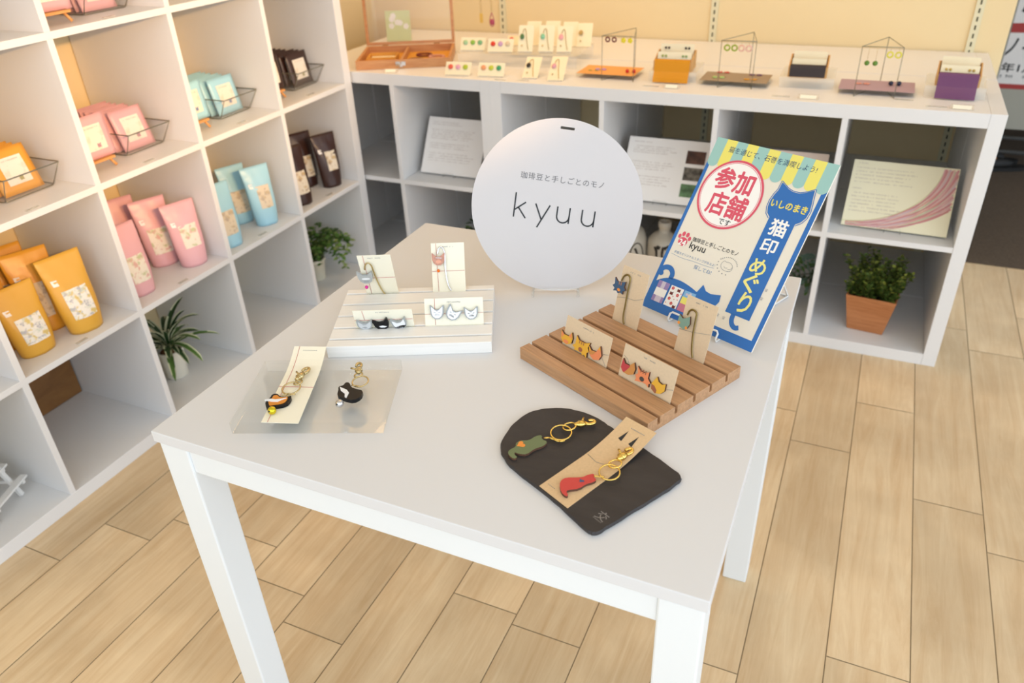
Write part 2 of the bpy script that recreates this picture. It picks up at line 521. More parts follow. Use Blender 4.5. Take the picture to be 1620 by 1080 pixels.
back_unit(0, 4, 0, 'long low white cube shelf with the round sign and poster in front of it')
back_unit(0, 4, .390, 'long low white cube shelf against the back wall, behind the long front one')
back_unit(-.762, 2, 0, 'short low white cube shelf in the corner under the wooden case')
back_unit(-.762, 2, .390, 'short low white cube shelf against the back wall in the corner, behind the front one')

XL = -.536
YE = -.01
def zn(k): return .038 + .335 * k + .016 * (k - .5)
def yn(k): return YE - zn(k)
def left_shelf():
    t = thing('cube_shelf', 'tall white cube shelf along the left wall filled with coloured pouches', 'shelf unit', (XL - .39, YE, 0))
    D = .39; T = .076 + .335 * 5 + .016 * 4
    box('side_panel', 0, D, -.038, 0, 0, T, M_WHITE, t, .0008)
    box('side_panel', 0, D, -T, -T + .038, 0, T, M_WHITE, t, .0008)
    box('top_panel', 0, D, -T + .0383, -.0383, T - .038, T, M_WHITE, t, .0008)
    box('bottom_panel', 0, D, -T + .0383, -.0383, 0, .038, M_WHITE, t, .0008)
    for k in range(1, 5):
        z = zn(k)
        box('shelf_board', 0, D - .0005, -T + .0383, -.0383, z - .008, z + .008, M_WHITE, t, .0005)
    for r in range(5):
        z0 = .038 if r == 0 else zn(r) + .008
        z1 = T - .038 if r == 4 else zn(r + 1) - .008
        for k in range(1, 5):
            y = -zn(k)
            box('divider', 0, D - .001, y - .008, y + .008, z0, z1, M_WHITE, t, .0005)
left_shelf()
L1, L2, L3, L4 = .0385, zn(1) + .0085, zn(2) + .0085, zn(3) + .0085
SH = .3845 + .0085   # top of the back shelf boards is .393
bd = box('wooden_board', -.918, -.906, yn(4) + .012, yn(3) - .012, L1 + .001, .368, M_BROWNB)
tag(bd, 'brown wood-grain board closing the back of the empty lowest cell left of the dracaena', 'board')

# ------------------------------------------------------------------ table
H = .7253
def table():
    cx, cy, w = .7099, -1.3887, .38
    t = thing('display_table', 'square white display table with square legs standing in the middle', 'table', (cx, cy, 0))
    box('tabletop', -w, w, -w, w, H - .018, H, M_TABLE, t, .0012)
    e = w - .004; lw = .05
    for sx in (-1, 1):
        for sy in (-1, 1):
            x0, x1 = sorted((sx * e, sx * (e - lw))); y0, y1 = sorted((sy * e, sy * (e - lw)))
            box('leg', x0, x1, y0, y1, 0, H - .0205, M_METALW, t, .0025)
    for s in (-1, 1):
        a, b = sorted((s * (e - .003), s * (e - .025)))
        box('apron', -e + lw, e - lw, a, b, H - .062, H - .0185, M_METALW, t, .001)
        box('apron', a, b, -e + lw, e - lw, H - .062, H - .0185, M_METALW, t, .001)
table()

# ------------------------------------------------------------------ grooved stands and the cards in them
def grooved(name, label, c, yaw, w, d, h, grooves, m, bev=.0012, gwid=.0042):
    prof = [(-d / 2, 0), (d / 2, 0), (d / 2, h)]
    gw, gd = gwid, .012
    for g in sorted(grooves, reverse=True):
        prof += [(g + gw / 2, h), (g + gw / 2, h - gd), (g - gw / 2, h - gd), (g - gw / 2, h)]
    prof += [(-d / 2, h)]
    Mx = Matrix(((0, 0, 1, 0), (1, 0, 0, 0), (0, 1, 0, 0), (0, 0, 0, 1)))   # profile (y,z) swept along x
    o = MB().prism(prof, -w / 2, w / 2, M=Mx).build(name, m, None, bev)
    o.location = (c[0], c[1], H); o.rotation_euler = (0, 0, math.radians(yaw))
    return tag(o, label, 'display stand')
WG = [-.0765, -.0415, -.004, .031, .0665]
CG = [-.0725, -.038, .0, .039, .077]
grooved('card_stand', 'grooved oak board with six slats holding kraft paper cards', (.8878, -1.391), -26, .254, .196, .020, WG, M_OAK, gwid=.0052)
grooved('card_stand', 'grooved white wooden board holding cream cards', (.529, -1.3895), 24, .254, .188, .020, CG, M_WHITE2)

def in_groove(c, yaw, x, g):
    a = math.radians(yaw)
    return (c[0] + x * math.cos(a) - g * math.sin(a), c[1] + x * math.sin(a) + g * math.cos(a))

def card_thing(name, label, cat, stand, x, g, tilt, W_, H_, m, group, thick=.0007, text_y=None):
    c, yaw = ((.8878, -1.391), -26) if stand == 'oak' else ((.529, -1.3895), 24)
    px, py = in_groove(c, yaw, x, g)
    M = panel_matrix(px, py, H + .020, math.radians(yaw), math.radians(tilt))
    M = M @ Matrix.Translation((-W_ / 2, 0, 0))
    t = thing(name, label, cat, M=M, group=group)
    MB().box(0, W_, -.0075, H_, -thick, 0).build('card', m, t)
    s = MB()
    ty = H_ - .0065 if text_y is None else text_y
    scribble(s, W_ * .5 - .011, W_ * .5 + .011, ty, .0024, .00015)
    s.build('print', M_GREYINK, t)
    return t

def thread(t, segs, m, r=.0003):
    b = MB()
    for a in segs: b.tube([(p[0] * .001, p[1] * .001, .0004) for p in a], r, 5)
    b.build('thread', m, t)

def bookmark(t, hook, shaft, m, r=.0014, z=.003):
    pts = [(p[0] * .001, p[1] * .001, z) for p in smooth2(hook + shaft, 2, False)]
    MB().tube(pts, r, 8, flat=.6).build('bookmark', m, t)

def charm(name, t, poly, face, edge, z0=.0025, th=.003, sm=1, parts=()):
    b = MB(); b.prism(smooth2(mm(poly), sm), z0, z0 + th, 0, 1)
    o = b.build(name, [face, edge], t, .0003, 1)
    for (nm, pl, mt) in parts:
        p = MB(); p.flat(mm(pl), z0 + th + .0002); p.build(nm, mt, o)
    return o

LE = mat('leather_edge', '#5b3d2c', .8)
BL = mat('blue_leather', '#3f5a78', .7); TL_ = mat('sage_leather', '#7d9a8a', .7)
YL = mat('mustard_leather', '#e2ac3a', .7); OL = mat('coral_leather', '#e58a5c', .7); RL = mat('red_leather', '#bb4247', .7)
TN = mat('tan_leather', '#c98a4a', .7); BR = mat('brown_leather', '#9c5f43', .7); DK = mat('dark_leather', '#4a4440', .7)
OR = mat('orange_leather', '#e8923f', .7)
GRT = mat('grey_thread', '#a39c92', .8)

# oak stand: two bookmarks behind, two brooch cards in front
t = card_thing('bookmark_card', 'tall kraft card with blue cat-head bookmark at the back left of the oak stand', 'bookmark', 'oak', -.068, .0665, 15, .0515, .088, M_KRAFT2, 'kraft cards in the oak stand')
bookmark(t, [(4, 64), (6.6, 72.7), (13, 77.3), (19.8, 74.2), (20.5, 65)], [(20.4, 47.5), (21.7, 29.7), (22, 13.8), (25, 3), (28, .5)], M_BRASS)
thread(t, [[(0, 35.2), (19, 40.6), (35, 42), (51, 50)]], GRT)
charm('cat_charm', t, [(-6, 67), (0, 62), (9, 63), (16, 66), (15, 57), (19, 53), (14, 50), (15, 45), (9, 47), (5, 44), (2, 47), (-5, 45), (-3, 50), (-8, 53), (-4, 57)], BL, LE, .0045, .003, 0,
      [('muzzle', circ(6, 50, 3.4, 12, 2.4), OR), ('stripe', [(4, 58), (5, 58), (5, 63), (4, 63)], OR), ('stripe', [(8, 58), (9, 58), (9, 63), (8, 63)], OR)])
t = card_thing('bookmark_card', 'tall kraft card with sage green cat bookmark at the back right of the oak stand', 'bookmark', 'oak', .059, .0665, 15, .054, .085, M_KRAFT2, 'kraft cards in the oak stand')
bookmark(t, [(9.5, 57), (10.8, 64.4), (16.6, 68.2), (24.2, 65.6), (24.5, 58)], [(26, 37), (29, 20), (32, 8), (36, .5)], M_BRASS)
thread(t, [[(0, 31.8), (25, 35.5), (53, 43)]], GRT)
charm('cat_charm', t, [(-.5, 55.5), (6, 51), (11, 53), (17.5, 58), (20, 47), (17, 39), (11, 36), (4, 38), (-1, 45)], TL_, LE, .0045, .003, 0,
      [('cheek', circ(1.5, 43, 2.4, 10), OR), ('cheek', circ(15.5, 40, 2.2, 10), OR)])
def star_cat(t, poly, face, stripe, muz, mx, my):
    charm('cat_brooch', t, poly, face, LE, .001, .003, 0,
          [('muzzle', circ(mx, my, 4.2, 14, 3.4), muz), ('stripe', [(mx - 5, my + 8), (mx - 3.5, my + 8), (mx - 3.5, my + 14), (mx - 5, my + 14)], stripe),
           ('stripe', [(mx - .8, my + 8), (mx + .8, my + 8), (mx + .8, my + 14), (mx - .8, my + 14)], stripe),
           ('stripe', [(mx + 3.5, my + 8), (mx + 5, my + 8), (mx + 5, my + 14), (mx + 3.5, my + 14)], stripe)])
t = card_thing('brooch_card', 'wide kraft card of three leather cats, yellow striped one in the middle', 'brooch card', 'oak', -.048, -.0415, 15, .092, .0445, M_KRAFT2, 'kraft cards in the oak stand')
charm('cat_brooch', t, [(-3, 20), (4, 15.5), (14, 16), (18.5, 24), (22, 15), (21, 7), (12, 2.2), (4, 3), (-1, 8)], YL, LE, .001, .003, 0,
      [('ear', [(-2.4, 19.3), (4, 15.5), (.5, 9)], OL), ('ear', [(13.6, 16.2), (18.3, 23), (20.5, 14.5)], OL), ('muzzle', circ(10, 6, 5.4, 14, 2.9), OL)])
star_cat(t, [(29, 24), (35, 18.5), (47, 18.5), (57, 22.5), (54, 14), (58, 9), (54, 6), (55, -2), (50, 1), (46, -1), (44, 2), (34, 1.5), (28, .5), (30, 4), (24, 6), (29, 11)], YL, BR, BR, 41, 6)
charm('cat_brooch', t, [(55, 19), (62, 13.5), (71, 15), (76.5, 26), (82, 13), (78.5, 5), (69, 1.5), (61.5, 5), (58, 11)], OL, LE, .001, .003, 0,
      [('patch', [(58.4, 11), (62, 13.5), (71, 14.8), (66, 8.5), (60, 6.5)], TN), ('ear', [(55.3, 18.4), (62, 13.5), (58.2, 11.5)], YL), ('ear', [(74, 20.5), (76.4, 25.3), (79, 19.5)], YL)])
thread(t, [[(82, 15), (92, 18)], [(80, 10), (90, 0)]], GRT)
t = card_thing('brooch_card', 'wide kraft card of three leather cats, coral striped one in the middle', 'brooch card', 'oak', .069, -.0415, 15, .094, .047, M_KRAFT2, 'kraft cards in the oak stand')
charm('cat_brooch', t, [(5, 27), (10, 21), (18, 21), (25, 28.5), (29, 20), (28, 12), (20, 7.5), (10, 7.5), (4, 13)], TN, LE, .001, .003, 0,
      [('patch', [(5.2, 26.4), (10, 21), (18, 21), (20, 20.5), (12, 8.5), (9, 8.2), (4.3, 13)], RL)])
star_cat(t, [(32, 27), (38, 22), (46, 22), (53, 26.5), (53, 17), (59, 12), (56, 10), (57, 5), (52, 8), (46, 8), (40, 6.5), (32, 4.5), (34, 9), (31, 13), (35, 17)], OL, BR, DK, 43.5, 12)
charm('cat_brooch', t, [(67, 26), (71, 20.5), (77, 19), (83, 22), (83.5, 12), (78, 5.5), (69, 2.5), (61.5, 6), (60.5, 14)], YL, LE, .001, .003, 0,
      [('patch', [(60.8, 13), (66, 12.5), (71, 8), (71, 3.3), (69, 2.8), (62, 6.3)], BR)])
thread(t, [[(84, 14), (94, 18)], [(2, 30), (10, 27), (14, 22)]], GRT)

# white stand
SG = mat('grey_plastic_glitter', '#b3b7b7', .35, noise=.18, nscale=900); WH = mat('white_plastic', '#eceff2', .25)
SW = mat('pale_grey_plastic', '#c9cdd0', .3); BK = mat('black_plastic', '#131316', .28, spec=.3)
SG2 = mat('silver_grey_plastic', '#9fa4a6', .35); SW2 = mat('mid_grey_plastic', '#c3c8cb', .3)
RO = mat('rose_plastic', '#c98f78', .3, noise=.25, nscale=500)
def cat_face(x, y, w, h, rot=0):
    pts = [(-.54, .64), (-.44, .55), (-.16, .27), (.16, .27), (.44, .55), (.54, .64), (.56, .5), (.53, .0), (.42, -.30), (.17, -.5), (-.17, -.5), (-.42, -.30), (-.53, .0), (-.56, .5)]
    c, s = math.cos(rot), math.sin(rot)
    return [(x + (a * w) * c - (b * h) * s, y + (a * w) * s + (b * h) * c) for a, b in pts]
def outline(t, poly, m, z, w=.0008):
    MB().ribbon(mm(poly + poly[:1]), w, z).build('outline', m, t)
t = card_thing('bookmark_card', 'cream card with grey cat bookmark and pink bead, back left of white stand', 'bookmark', 'white', -.0645, .077, -20, .055, .092, M_PAPER, 'cream cards in the white stand')
thread(t, [[(9.7, 92), (8.6, 0)], [(0, 39), (55, 39.5)]], M_RED)
bookmark(t, [(8, 62), (10.9, 74), (16.7, 79.2), (21.2, 72), (21.6, 63)], [(24.3, 32.7), (28.3, 10), (32, .5)], M_CHAMP)
o = charm('cat_charm', t, cat_face(7, 46, 23, 25), SG, SG2, .0045, .003, 0, [('muzzle', circ(7.5, 45, 7, 14, 2.6), WH), ('rim_mark', circ(7.5, 39, 5, 14, 2), SG2)])
MB().ball((.0038, .0207, .004), .003, sc=(1, 1.1, 1)).build('bead', mat('pink_bead', '#e0329a', .15), t)
t = card_thing('bookmark_card', 'cream card with rose cat bookmark and orange bead, back right of white stand', 'bookmark', 'white', .0505, .077, 24, .0565, .082, M_PAPER, 'cream cards in the white stand')
thread(t, [[(8.4, 81.6), (10.1, 0)], [(0, 34.2), (56, 34.6)]], M_RED)
bookmark(t, [(10.6, 64), (13, 73.4), (18.5, 76.5), (22.4, 70)], [(23.2, 57), (23.1, 37), (25.1, 17), (28.5, 6), (32, .5)], M_SILVER)
charm('cat_charm', t, cat_face(12.5, 54, 20, 19), RO, M_SILVER, .0045, .003, 0, [('muzzle', circ(12.5, 50.5, 5, 14, 3), mat('peach_plastic', '#e3a184', .3)), ('stripe', [(8, 57), (18, 56), (18, 57.3), (8, 58.3)], SW)])
MB().ball((.0114, .0352, .004), .0028).build('bead', mat('orange_bead', '#ec7318', .15), t)
t = card_thing('brooch_card', 'cream card of three small cats, black one in the middle, on white stand', 'brooch card', 'white', -.0435, -.038, -14, .093, .0365, M_PAPER, 'cream cards in the white stand', text_y=.0315)
thread(t, [[(14.7, 36), (16.2, 16)], [(0, 16), (92, 16)]], M_RED)
charm('cat_brooch', t, cat_face(16, 9.5, 22, 17), SG2, SG2, .0022, .004, 0, [('face', cat_face(16, 9.2, 18, 13.6), SW), ('muzzle', circ(16, 5.5, 5, 12, 2.3), WH), ('stripe', [(13, 11), (19, 11), (19, 12), (13, 12)], SG2)])
charm('cat_brooch', t, cat_face(43, 9.5, 22, 19, .25), BK, BK, .0022, .004, 0, [('muzzle', [(38, 7.5), (44, 9.2), (51, 7), (47, 4.6), (41, 4.6)], WH)])
charm('cat_brooch', t, cat_face(71, 10, 22, 19, .2), SG2, SG2, .0022, .004, 0, [('face', cat_face(71, 9.8, 17.6, 15, .2), WH), ('patch', [(62, 3.5), (74, 8.5), (81, 9), (78, 4), (68, 1.5)], BK)])
t = card_thing('brooch_card', 'cream card of three small white and grey cats, right on white stand', 'brooch card', 'white', .067, -.038, 22, .093, .0425, M_PAPER, 'cream cards in the white stand')
thread(t, [[(16.3, 42.3), (16.2, .3)], [(0, 17.8), (93, 18.1)]], M_RED)
for (x, y, w, h, rot) in ((20, 20, 20, 20, 0), (44.5, 17.5, 21, 20, -.55), (74, 17, 20, 18, .05)):
    p = cat_face(x, y, w, h, rot)
    c_, s_ = math.cos(rot), math.sin(rot)
    q_ = lambda a, b: (x + a * c_ - b * s_, y + a * s_ + b * c_)
    charm('cat_brooch', t, p, SG2, SG2, .0012, .004, 0, [('face', cat_face(x, y - .3, w * .80, h * .80, rot), WH), ('muzzle', [q_(-5, -4.5), q_(5, -4.5), q_(3, -1.5), q_(-3, -1.5)], SW2),
          ('eye', [q_(-5.5, .8), q_(-2, .2), q_(-2, 1.1), q_(-5.5, 1.9)], SG2), ('eye', [q_(2, .2), q_(5.5, .8), q_(5.5, 1.9), q_(2, 1.1)], SG2), ('stripe', [q_(-.8, 2.4), q_(.8, 2.4), q_(.8, 5), q_(-.8, 5)], SG2)])

# ------------------------------------------------------------------ acrylic block with key rings
def acrylic_block():
    o = MB().box(-.1033, .1033, -.0765, .0765, 0, .018).build('acrylic_block', M_ACR, None, .0008)
    o.location = (.509, -1.623, H + .0002); o.rotation_euler = (0, 0, math.radians(21.6))
    tag(o, 'thick clear acrylic block at the left front of the table carrying two cat key rings', 'display block')
acrylic_block()
ZB = H + .0183

def clasp(parent, a, b, m, z, s=1.0):
    """lobster clasp from swivel a to hook tip b (world XY), lying flat at height z"""
    a = Vector((a[0], a[1], z)); b = Vector((b[0], b[1], z)); d = (b - a); L = d.length; d.normalize(); n = Vector((-d.y, d.x, 0))
    k = MB()
    k.tube([a, a + d * L * .18], .0022 * s, 10)
    k.ball(a + d * L * .2, .0032 * s, sc=(1, 1, .8))
    k.tube([a + d * L * .2, a + d * L * .5], lambda t_: (.0042 - .0008 * t_) * s, 12, flat=.75)
    c = a + d * L * .74; R = L * .22
    pts = []
    for i in range(15):
        an = math.radians(-200 + 300 * i / 14)
        pts.append(c - d * R * math.cos(an) * -1 * 1.0 + n * R * .62 * math.sin(an))
    k.tube(pts, .0016 * s, 8)
    k.tube([a + d * L * .4 + n * .003 * s, a + d * L * .55 + n * .0085 * s], .0011 * s, 8)
    return k.build('clasp', m, parent)

def local(o, pts, z=None):
    inv = o.matrix_world.inverted() if False else None
    return pts

def key_ring(name, label, group, outline_xy, z, th, face, edge, decor, ring_c, ring_r, small_c, clasp_a, clasp_b, chain_pts, metal, bell=None, small_r=.0085, outl=None):
    c = (sum(p[0] for p in outline_xy) / len(outline_xy), sum(p[1] for p in outline_xy) / len(outline_xy))
    t = thing(name, label, 'key ring', (c[0], c[1], z), group=group)
    sh = lambda p: (p[0] - c[0], p[1] - c[1])
    b = MB(); b.prism(smooth2([sh(p) for p in outline_xy], 1), .0002, th, 0, 1)
    ch = b.build('cat_charm', [face, edge], t, .0006, 2)
    for k_, (nm, pl, mt) in enumerate(decor):
        d = MB(); d.prism([sh(p) for p in pl], th - .0005, th + .0008 * (k_ + 1)); d.build(nm, mt, ch)
    zr = .0042
    T = Matrix.Rotation(.12, 4, 'X')
    r_ = MB(); r_.ring((*sh(ring_c), zr), ring_r, .0011, T=T); r_.build('split_ring', metal, t)
    if small_c:
        r_ = MB(); r_.ring((*sh(small_c), zr + .001), small_r, .0012, T=Matrix.Rotation(-.2, 4, 'Y')); r_.build('jump_ring', metal, t)
    clasp(t, sh(clasp_a), sh(clasp_b), metal, .0058, 1.35)
    k = MB()
    P = [sh(p) for p in chain_pts]
    for i in range(len(P) - 1):
        a, bb = Vector((*P[i], 0)), Vector((*P[i + 1], 0)); n = max(1, int((bb - a).length / .0042))
        for j in range(n):
            p = a.lerp(bb, (j + .5) / n)
            ang = math.atan2(bb.y - a.y, bb.x - a.x)
            TT = Matrix.Rotation(ang, 4, 'Z') @ Matrix.Rotation(.9 if j % 2 else -.5, 4, 'X') @ Matrix.Diagonal((1.35, .85, 1, 1))
            k.ring((p.x, p.y, .0038), .0026, .0007, T=TT, n=14, k=6)
    k.build('chain', metal, t)
    if bell:
        bp, bm = bell
        q = sh(bp); bb = MB(); bb.ball((q[0], q[1], .0058), .0058, 0, n=20, k=12)
        bb.tube([(q[0] - .0035, q[1] - .004, .0066), (q[0] + .0035, q[1] - .004, .0066)], .0006, 6, 1)
        bb.ball((q[0], q[1] - .0052, .0078), .0013, 1)
        bb.build('bell', [bm, M_INK], t)
    return t

# card on the block, bent up at its far end
def bent_card(name, label, cat, C, z0, lift, m, n=14, red=True, start=.62, curl=0):
    """C: four world XY corners (far-left, far-right, near-right, near-left)"""
    t = thing(name, label, cat, (C[3][0], C[3][1], z0))
    o0 = Vector((C[3][0], C[3][1], 0))
    vs = []; fs = []
    for i in range(n + 1):
        k = i / n; z = lift * max(0, (k - start) / (1 - start)) ** 2
        a = Vector((*C[3], 0)).lerp(Vector((*C[0], 0)), k) - o0; b = Vector((*C[2], 0)).lerp(Vector((*C[1], 0)), k) - o0
        vs += [(a.x, a.y, z), (b.x, b.y, z)]
    N = len(vs); vs += [(x, y, z + .0006) for (x, y, z) in vs]
    for i in range(n):
        j = 2 * i
        fs.append((N + j, N + j + 1, N + j + 3, N + j + 2)); fs.append((j, j + 2, j + 3, j + 1))
        fs.append((j, N + j, N + j + 2, j + 2)); fs.append((j + 1, j + 3, N + j + 3, N + j + 1))
    fs.append((0, 1, N + 1, N)); fs.append((2 * n, N + 2 * n, N + 2 * n + 1, 2 * n + 1))
    MB().add(vs, fs).build('card', m, t)
    def P(u, v):
        a = Vector((*C[3], 0)).lerp(Vector((*C[2], 0)), u); b = Vector((*C[0], 0)).lerp(Vector((*C[1], 0)), u)
        p = a.lerp(b, v) - o0
        return (p.x, p.y, .0009 + lift * max(0, (v - start) / (1 - start)) ** 2)
    return t, P

C = [(.416, -1.556), (.463, -1.540), (.530, -1.699), (.481, -1.715)]
t, P = bent_card('key_ring_card', 'long cream card under the orange cat key ring on the acrylic block', 'card', C, ZB, .012, M_PAPER)
b = MB(); b.tube([P(.17, i / 12) for i in range(13)], .0003, 5); b.tube([P(u / 6, .48) for u in range(7)], .0003, 5); b.build('thread', M_RED, t)
b = MB()
for i in range(9):
    a = P(.3 + .05 * i, .955); b.box(a[0], a[0] + .0016, a[1], a[1] + .0014, a[2], a[2] + .0001)
b.build('print', M_GREYINK, t)
TG = mat('orange_enamel', '#d98b33', .25)
tig = [(.4622, -1.6821), (.4618, -1.6705), (.4586, -1.6628), (.4647, -1.659), (.4724, -1.6635), (.4826, -1.6611), (.4861, -1.6553), (.4915, -1.6635), (.4931, -1.6745), (.4866, -1.6814), (.4778, -1.6876), (.4727, -1.6924), (.4663, -1.6863)]
tc = (.4765, -1.673)
inner = [(tc[0] + (p[0] - tc[0]) * .74, tc[1] + (p[1] - tc[1]) * .74) for p in tig]
key_ring('key_ring', 'orange and white cat key ring with a yellow bell lying on the cream card', 'key rings on the acrylic block', tig, ZB + .001, .005, BK, BK,
         [('face', smooth2(inner, 1), TG), ('muzzle', [(.4590, -1.6790), (.4660, -1.6740), (.4730, -1.6730), (.4850, -1.6645), (.4810, -1.6710), (.4790, -1.6760), (.4700, -1.6790)], WH)],
         (.474, -1.6405), .0128, (.4755, -1.6265), (.4695, -1.6225), (.4668, -1.590), [(.4735, -1.659), (.4815, -1.6535), (.489, -1.650)], M_CHAMP, bell=((.4846, -1.6949), mat('yellow_bell', '#d8c52e', .15, .8)), small_r=.006)
blk = [(.5353, -1.6138), (.5407, -1.6087), (.5388, -1.6016), (.5443, -1.5995), (.5533, -1.6084), (.562, -1.6097), (.5745, -1.6094), (.5793, -1.6225), (.5749, -1.6344), (.5618, -1.635), (.5494, -1.6339), (.5446, -1.6298), (.5412, -1.6222)]
key_ring('key_ring', 'black and white cat key ring with a silver bell lying on the acrylic block', 'key rings on the acrylic block', blk, ZB, .006, BK, BK,
         [('muzzle', [(.5385, -1.6145), (.5460, -1.6160), (.5520, -1.6170), (.5590, -1.6220), (.5625, -1.6335), (.5590, -1.6325), (.5545, -1.6255), (.5450, -1.6215)], WH)],
         (.556, -1.590), .0115, (.545, -1.578), (.543, -1.5745), (.5285, -1.5515), [(.5495, -1.6025), (.556, -1.6), (.563, -1.6015)], M_CHAMP, bell=((.5606, -1.6471), M_SILVER), small_r=.006)

# ------------------------------------------------------------------ slate tray
def slate():
    key = [(.79, -1.628), (.787, -1.592), (.792, -1.559), (.808, -1.537), (.832, -1.525), (.858, -1.521), (.882, -1.525), (.904, -1.536), (.926, -1.548), (.975, -1.572), (1.012, -1.594), (1.0215, -1.602), (1.0205, -1.612), (1.000, -1.650), (.977, -1.690), (.960, -1.722), (.953, -1.7295), (.943, -1.727), (.905, -1.703), (.871, -1.684), (.835, -1.668), (.806, -1.650)]
    p = smooth2(key, 2)
    rn = random.Random(3)
    p = [(x + rn.uniform(-.0006, .0006), y + rn.uniform(-.0006, .0006)) for x, y in p]
    cx, cy = .9, -1.62
    loc = [(x - cx, y - cy) for x, y in p]
    b = MB(); n = len(loc)
    bot = [(x * .985, y * .985, .0) for x, y in loc]; mid = [(x, y, .0035) for x, y in loc]; top = [(x * .988, y * .988, .006) for x, y in loc]
    b.add(bot + mid + top, [tuple(range(n - 1, -1, -1))] + [(i, (i + 1) % n, n + (i + 1) % n, n + i) for i in range(n)] + [(n + i, n + (i + 1) % n, 2 * n + (i + 1) % n, 2 * n + i) for i in range(n)] + [tuple(range(2 * n, 3 * n))])
    sl = mat('black_slate', '#322e2e', .55, noise=.18, nscale=18, bump=.35, bscale=60, stretch=(1, 3, 1))
    o = b.build('slate_tray', sl); o.location = (cx, cy, H + .0002)
    tag(o, 'black slate tray with one rounded end at the front of the table', 'tray')
    k = MB(); z = .0063
    ch = mat('chalk_grey_print', '#8b857f', .7)
    put_text(k, '交', -.009, .009, 0, z=0, weight=-.012)
    put_text(k, 'mazikaeru', -.008, .008, -.0105, z=0)
    M = Matrix.Translation((.9535 - cx, -1.7005 - cy, z)) @ Matrix.Rotation(math.radians(-26), 4, 'Z') @ Matrix.Scale(.78, 4)
    q = MB(); q.add([tuple(M @ Vector(v)) for v in k.v], k.f); q.build('emblem', ch, o)
slate()
ZS = H + .0064
GC = mat('olive_leather', '#6c7752', .6); RC = mat('scarlet_leather', '#c8453f', .6)
grn = [(.8362, -1.5935), (.8384, -1.6017), (.8481, -1.6035), (.8461, -1.614), (.8374, -1.6228), (.8328, -1.6367), (.8233, -1.6391), (.8165, -1.6378), (.8185, -1.6423), (.8243, -1.6454), (.8213, -1.6505), (.8123, -1.6461), (.8084, -1.6396), (.8101, -1.6335), (.8139, -1.6279), (.8108, -1.6209), (.8141, -1.614), (.8248, -1.6098), (.829, -1.5983)]
def heart(cx, cy, s, rot):
    pts = []
    for i in range(24):
        a = 2 * PI * i / 24
        x = 16 * math.sin(a) ** 3; y = 13 * math.cos(a) - 5 * math.cos(2 * a) - 2 * math.cos(3 * a) - math.cos(4 * a)
        x *= s / 16; y *= s / 16
        pts.append((cx + x * math.cos(rot) - y * math.sin(rot), cy + x * math.sin(rot) + y * math.cos(rot)))
    return pts
key_ring('key_ring', 'olive green sitting cat key ring with an orange heart lying on bare slate', 'key rings on the slate tray', grn, ZS, .0034, GC, LE,
         [('heart', heart(.8185, -1.6215, .0058, math.radians(-40)), OR)],
         (.8575, -1.581), .0135, (.8635, -1.5665), (.8685, -1.5615), (.892, -1.5445), [(.841, -1.599), (.847, -1.5955), (.854, -1.597), (.8615, -1.5985), (.868, -1.594)], M_GOLD)
C = [(.930, -1.534), (.975, -1.553), (.9125, -1.7035), (.868, -1.681)]
t, P = bent_card('key_ring_card', 'long kraft card under the red cat key ring on the slate tray', 'card', C, ZS, .016, M_KRAFT, start=.45)
b = MB()
for i in range(10):
    a = P(.36 + .045 * i, .93); b.box(a[0], a[0] + .0012, a[1] - .0006, a[1] + .0012, a[2], a[2] + .0001)
for i in range(5):
    a = P(.12 + .05 * i, .06); b.box(a[0], a[0] + .001, a[1], a[1] + .001, a[2], a[2] + .0001)
b.build('print', M_GREYINK, t)
b = MB(); b.tube([P(.05, .52), P(.4, .5), P(.95, .56)], .0003, 5); b.build('thread', GRT, t)
b = MB()
for u in (.28, .62):
    a, c_, d_ = P(u, .80), P(u + .08, .90), P(u + .13, .79)
    b.add([a, c_, d_], [(0, 1, 2)])
b.build('slits', M_INK, t)
red = [(.923, -1.6400), (.9243, -1.6467), (.9293, -1.6496), (.9272, -1.6553), (.9199, -1.6618), (.9155, -1.6719), (.905, -1.6784), (.9023, -1.6819), (.9074, -1.6869), (.9056, -1.6906), (.8971, -1.6851), (.8909, -1.6733), (.8902, -1.6651), (.8945, -1.6592), (.9059, -1.6547), (.9128, -1.6512), (.9153, -1.6465)]
key_ring('key_ring', 'red sitting cat key ring with a dark bow lying on the kraft card', 'key rings on the slate tray', red, ZS + .0011, .0034, RC, LE,
         [('bow', [(.9112, -1.656), (.9137, -1.6578), (.9158, -1.6568), (.9166, -1.6592), (.9145, -1.6595), (.9122, -1.6612), (.911, -1.659)], BL)],
         (.9395, -1.6325), .0125, (.9415, -1.6165), (.9425, -1.608), (.9525, -1.582), [(.9255, -1.645), (.930, -1.644), (.935, -1.642)], M_GOLD, small_r=.008)

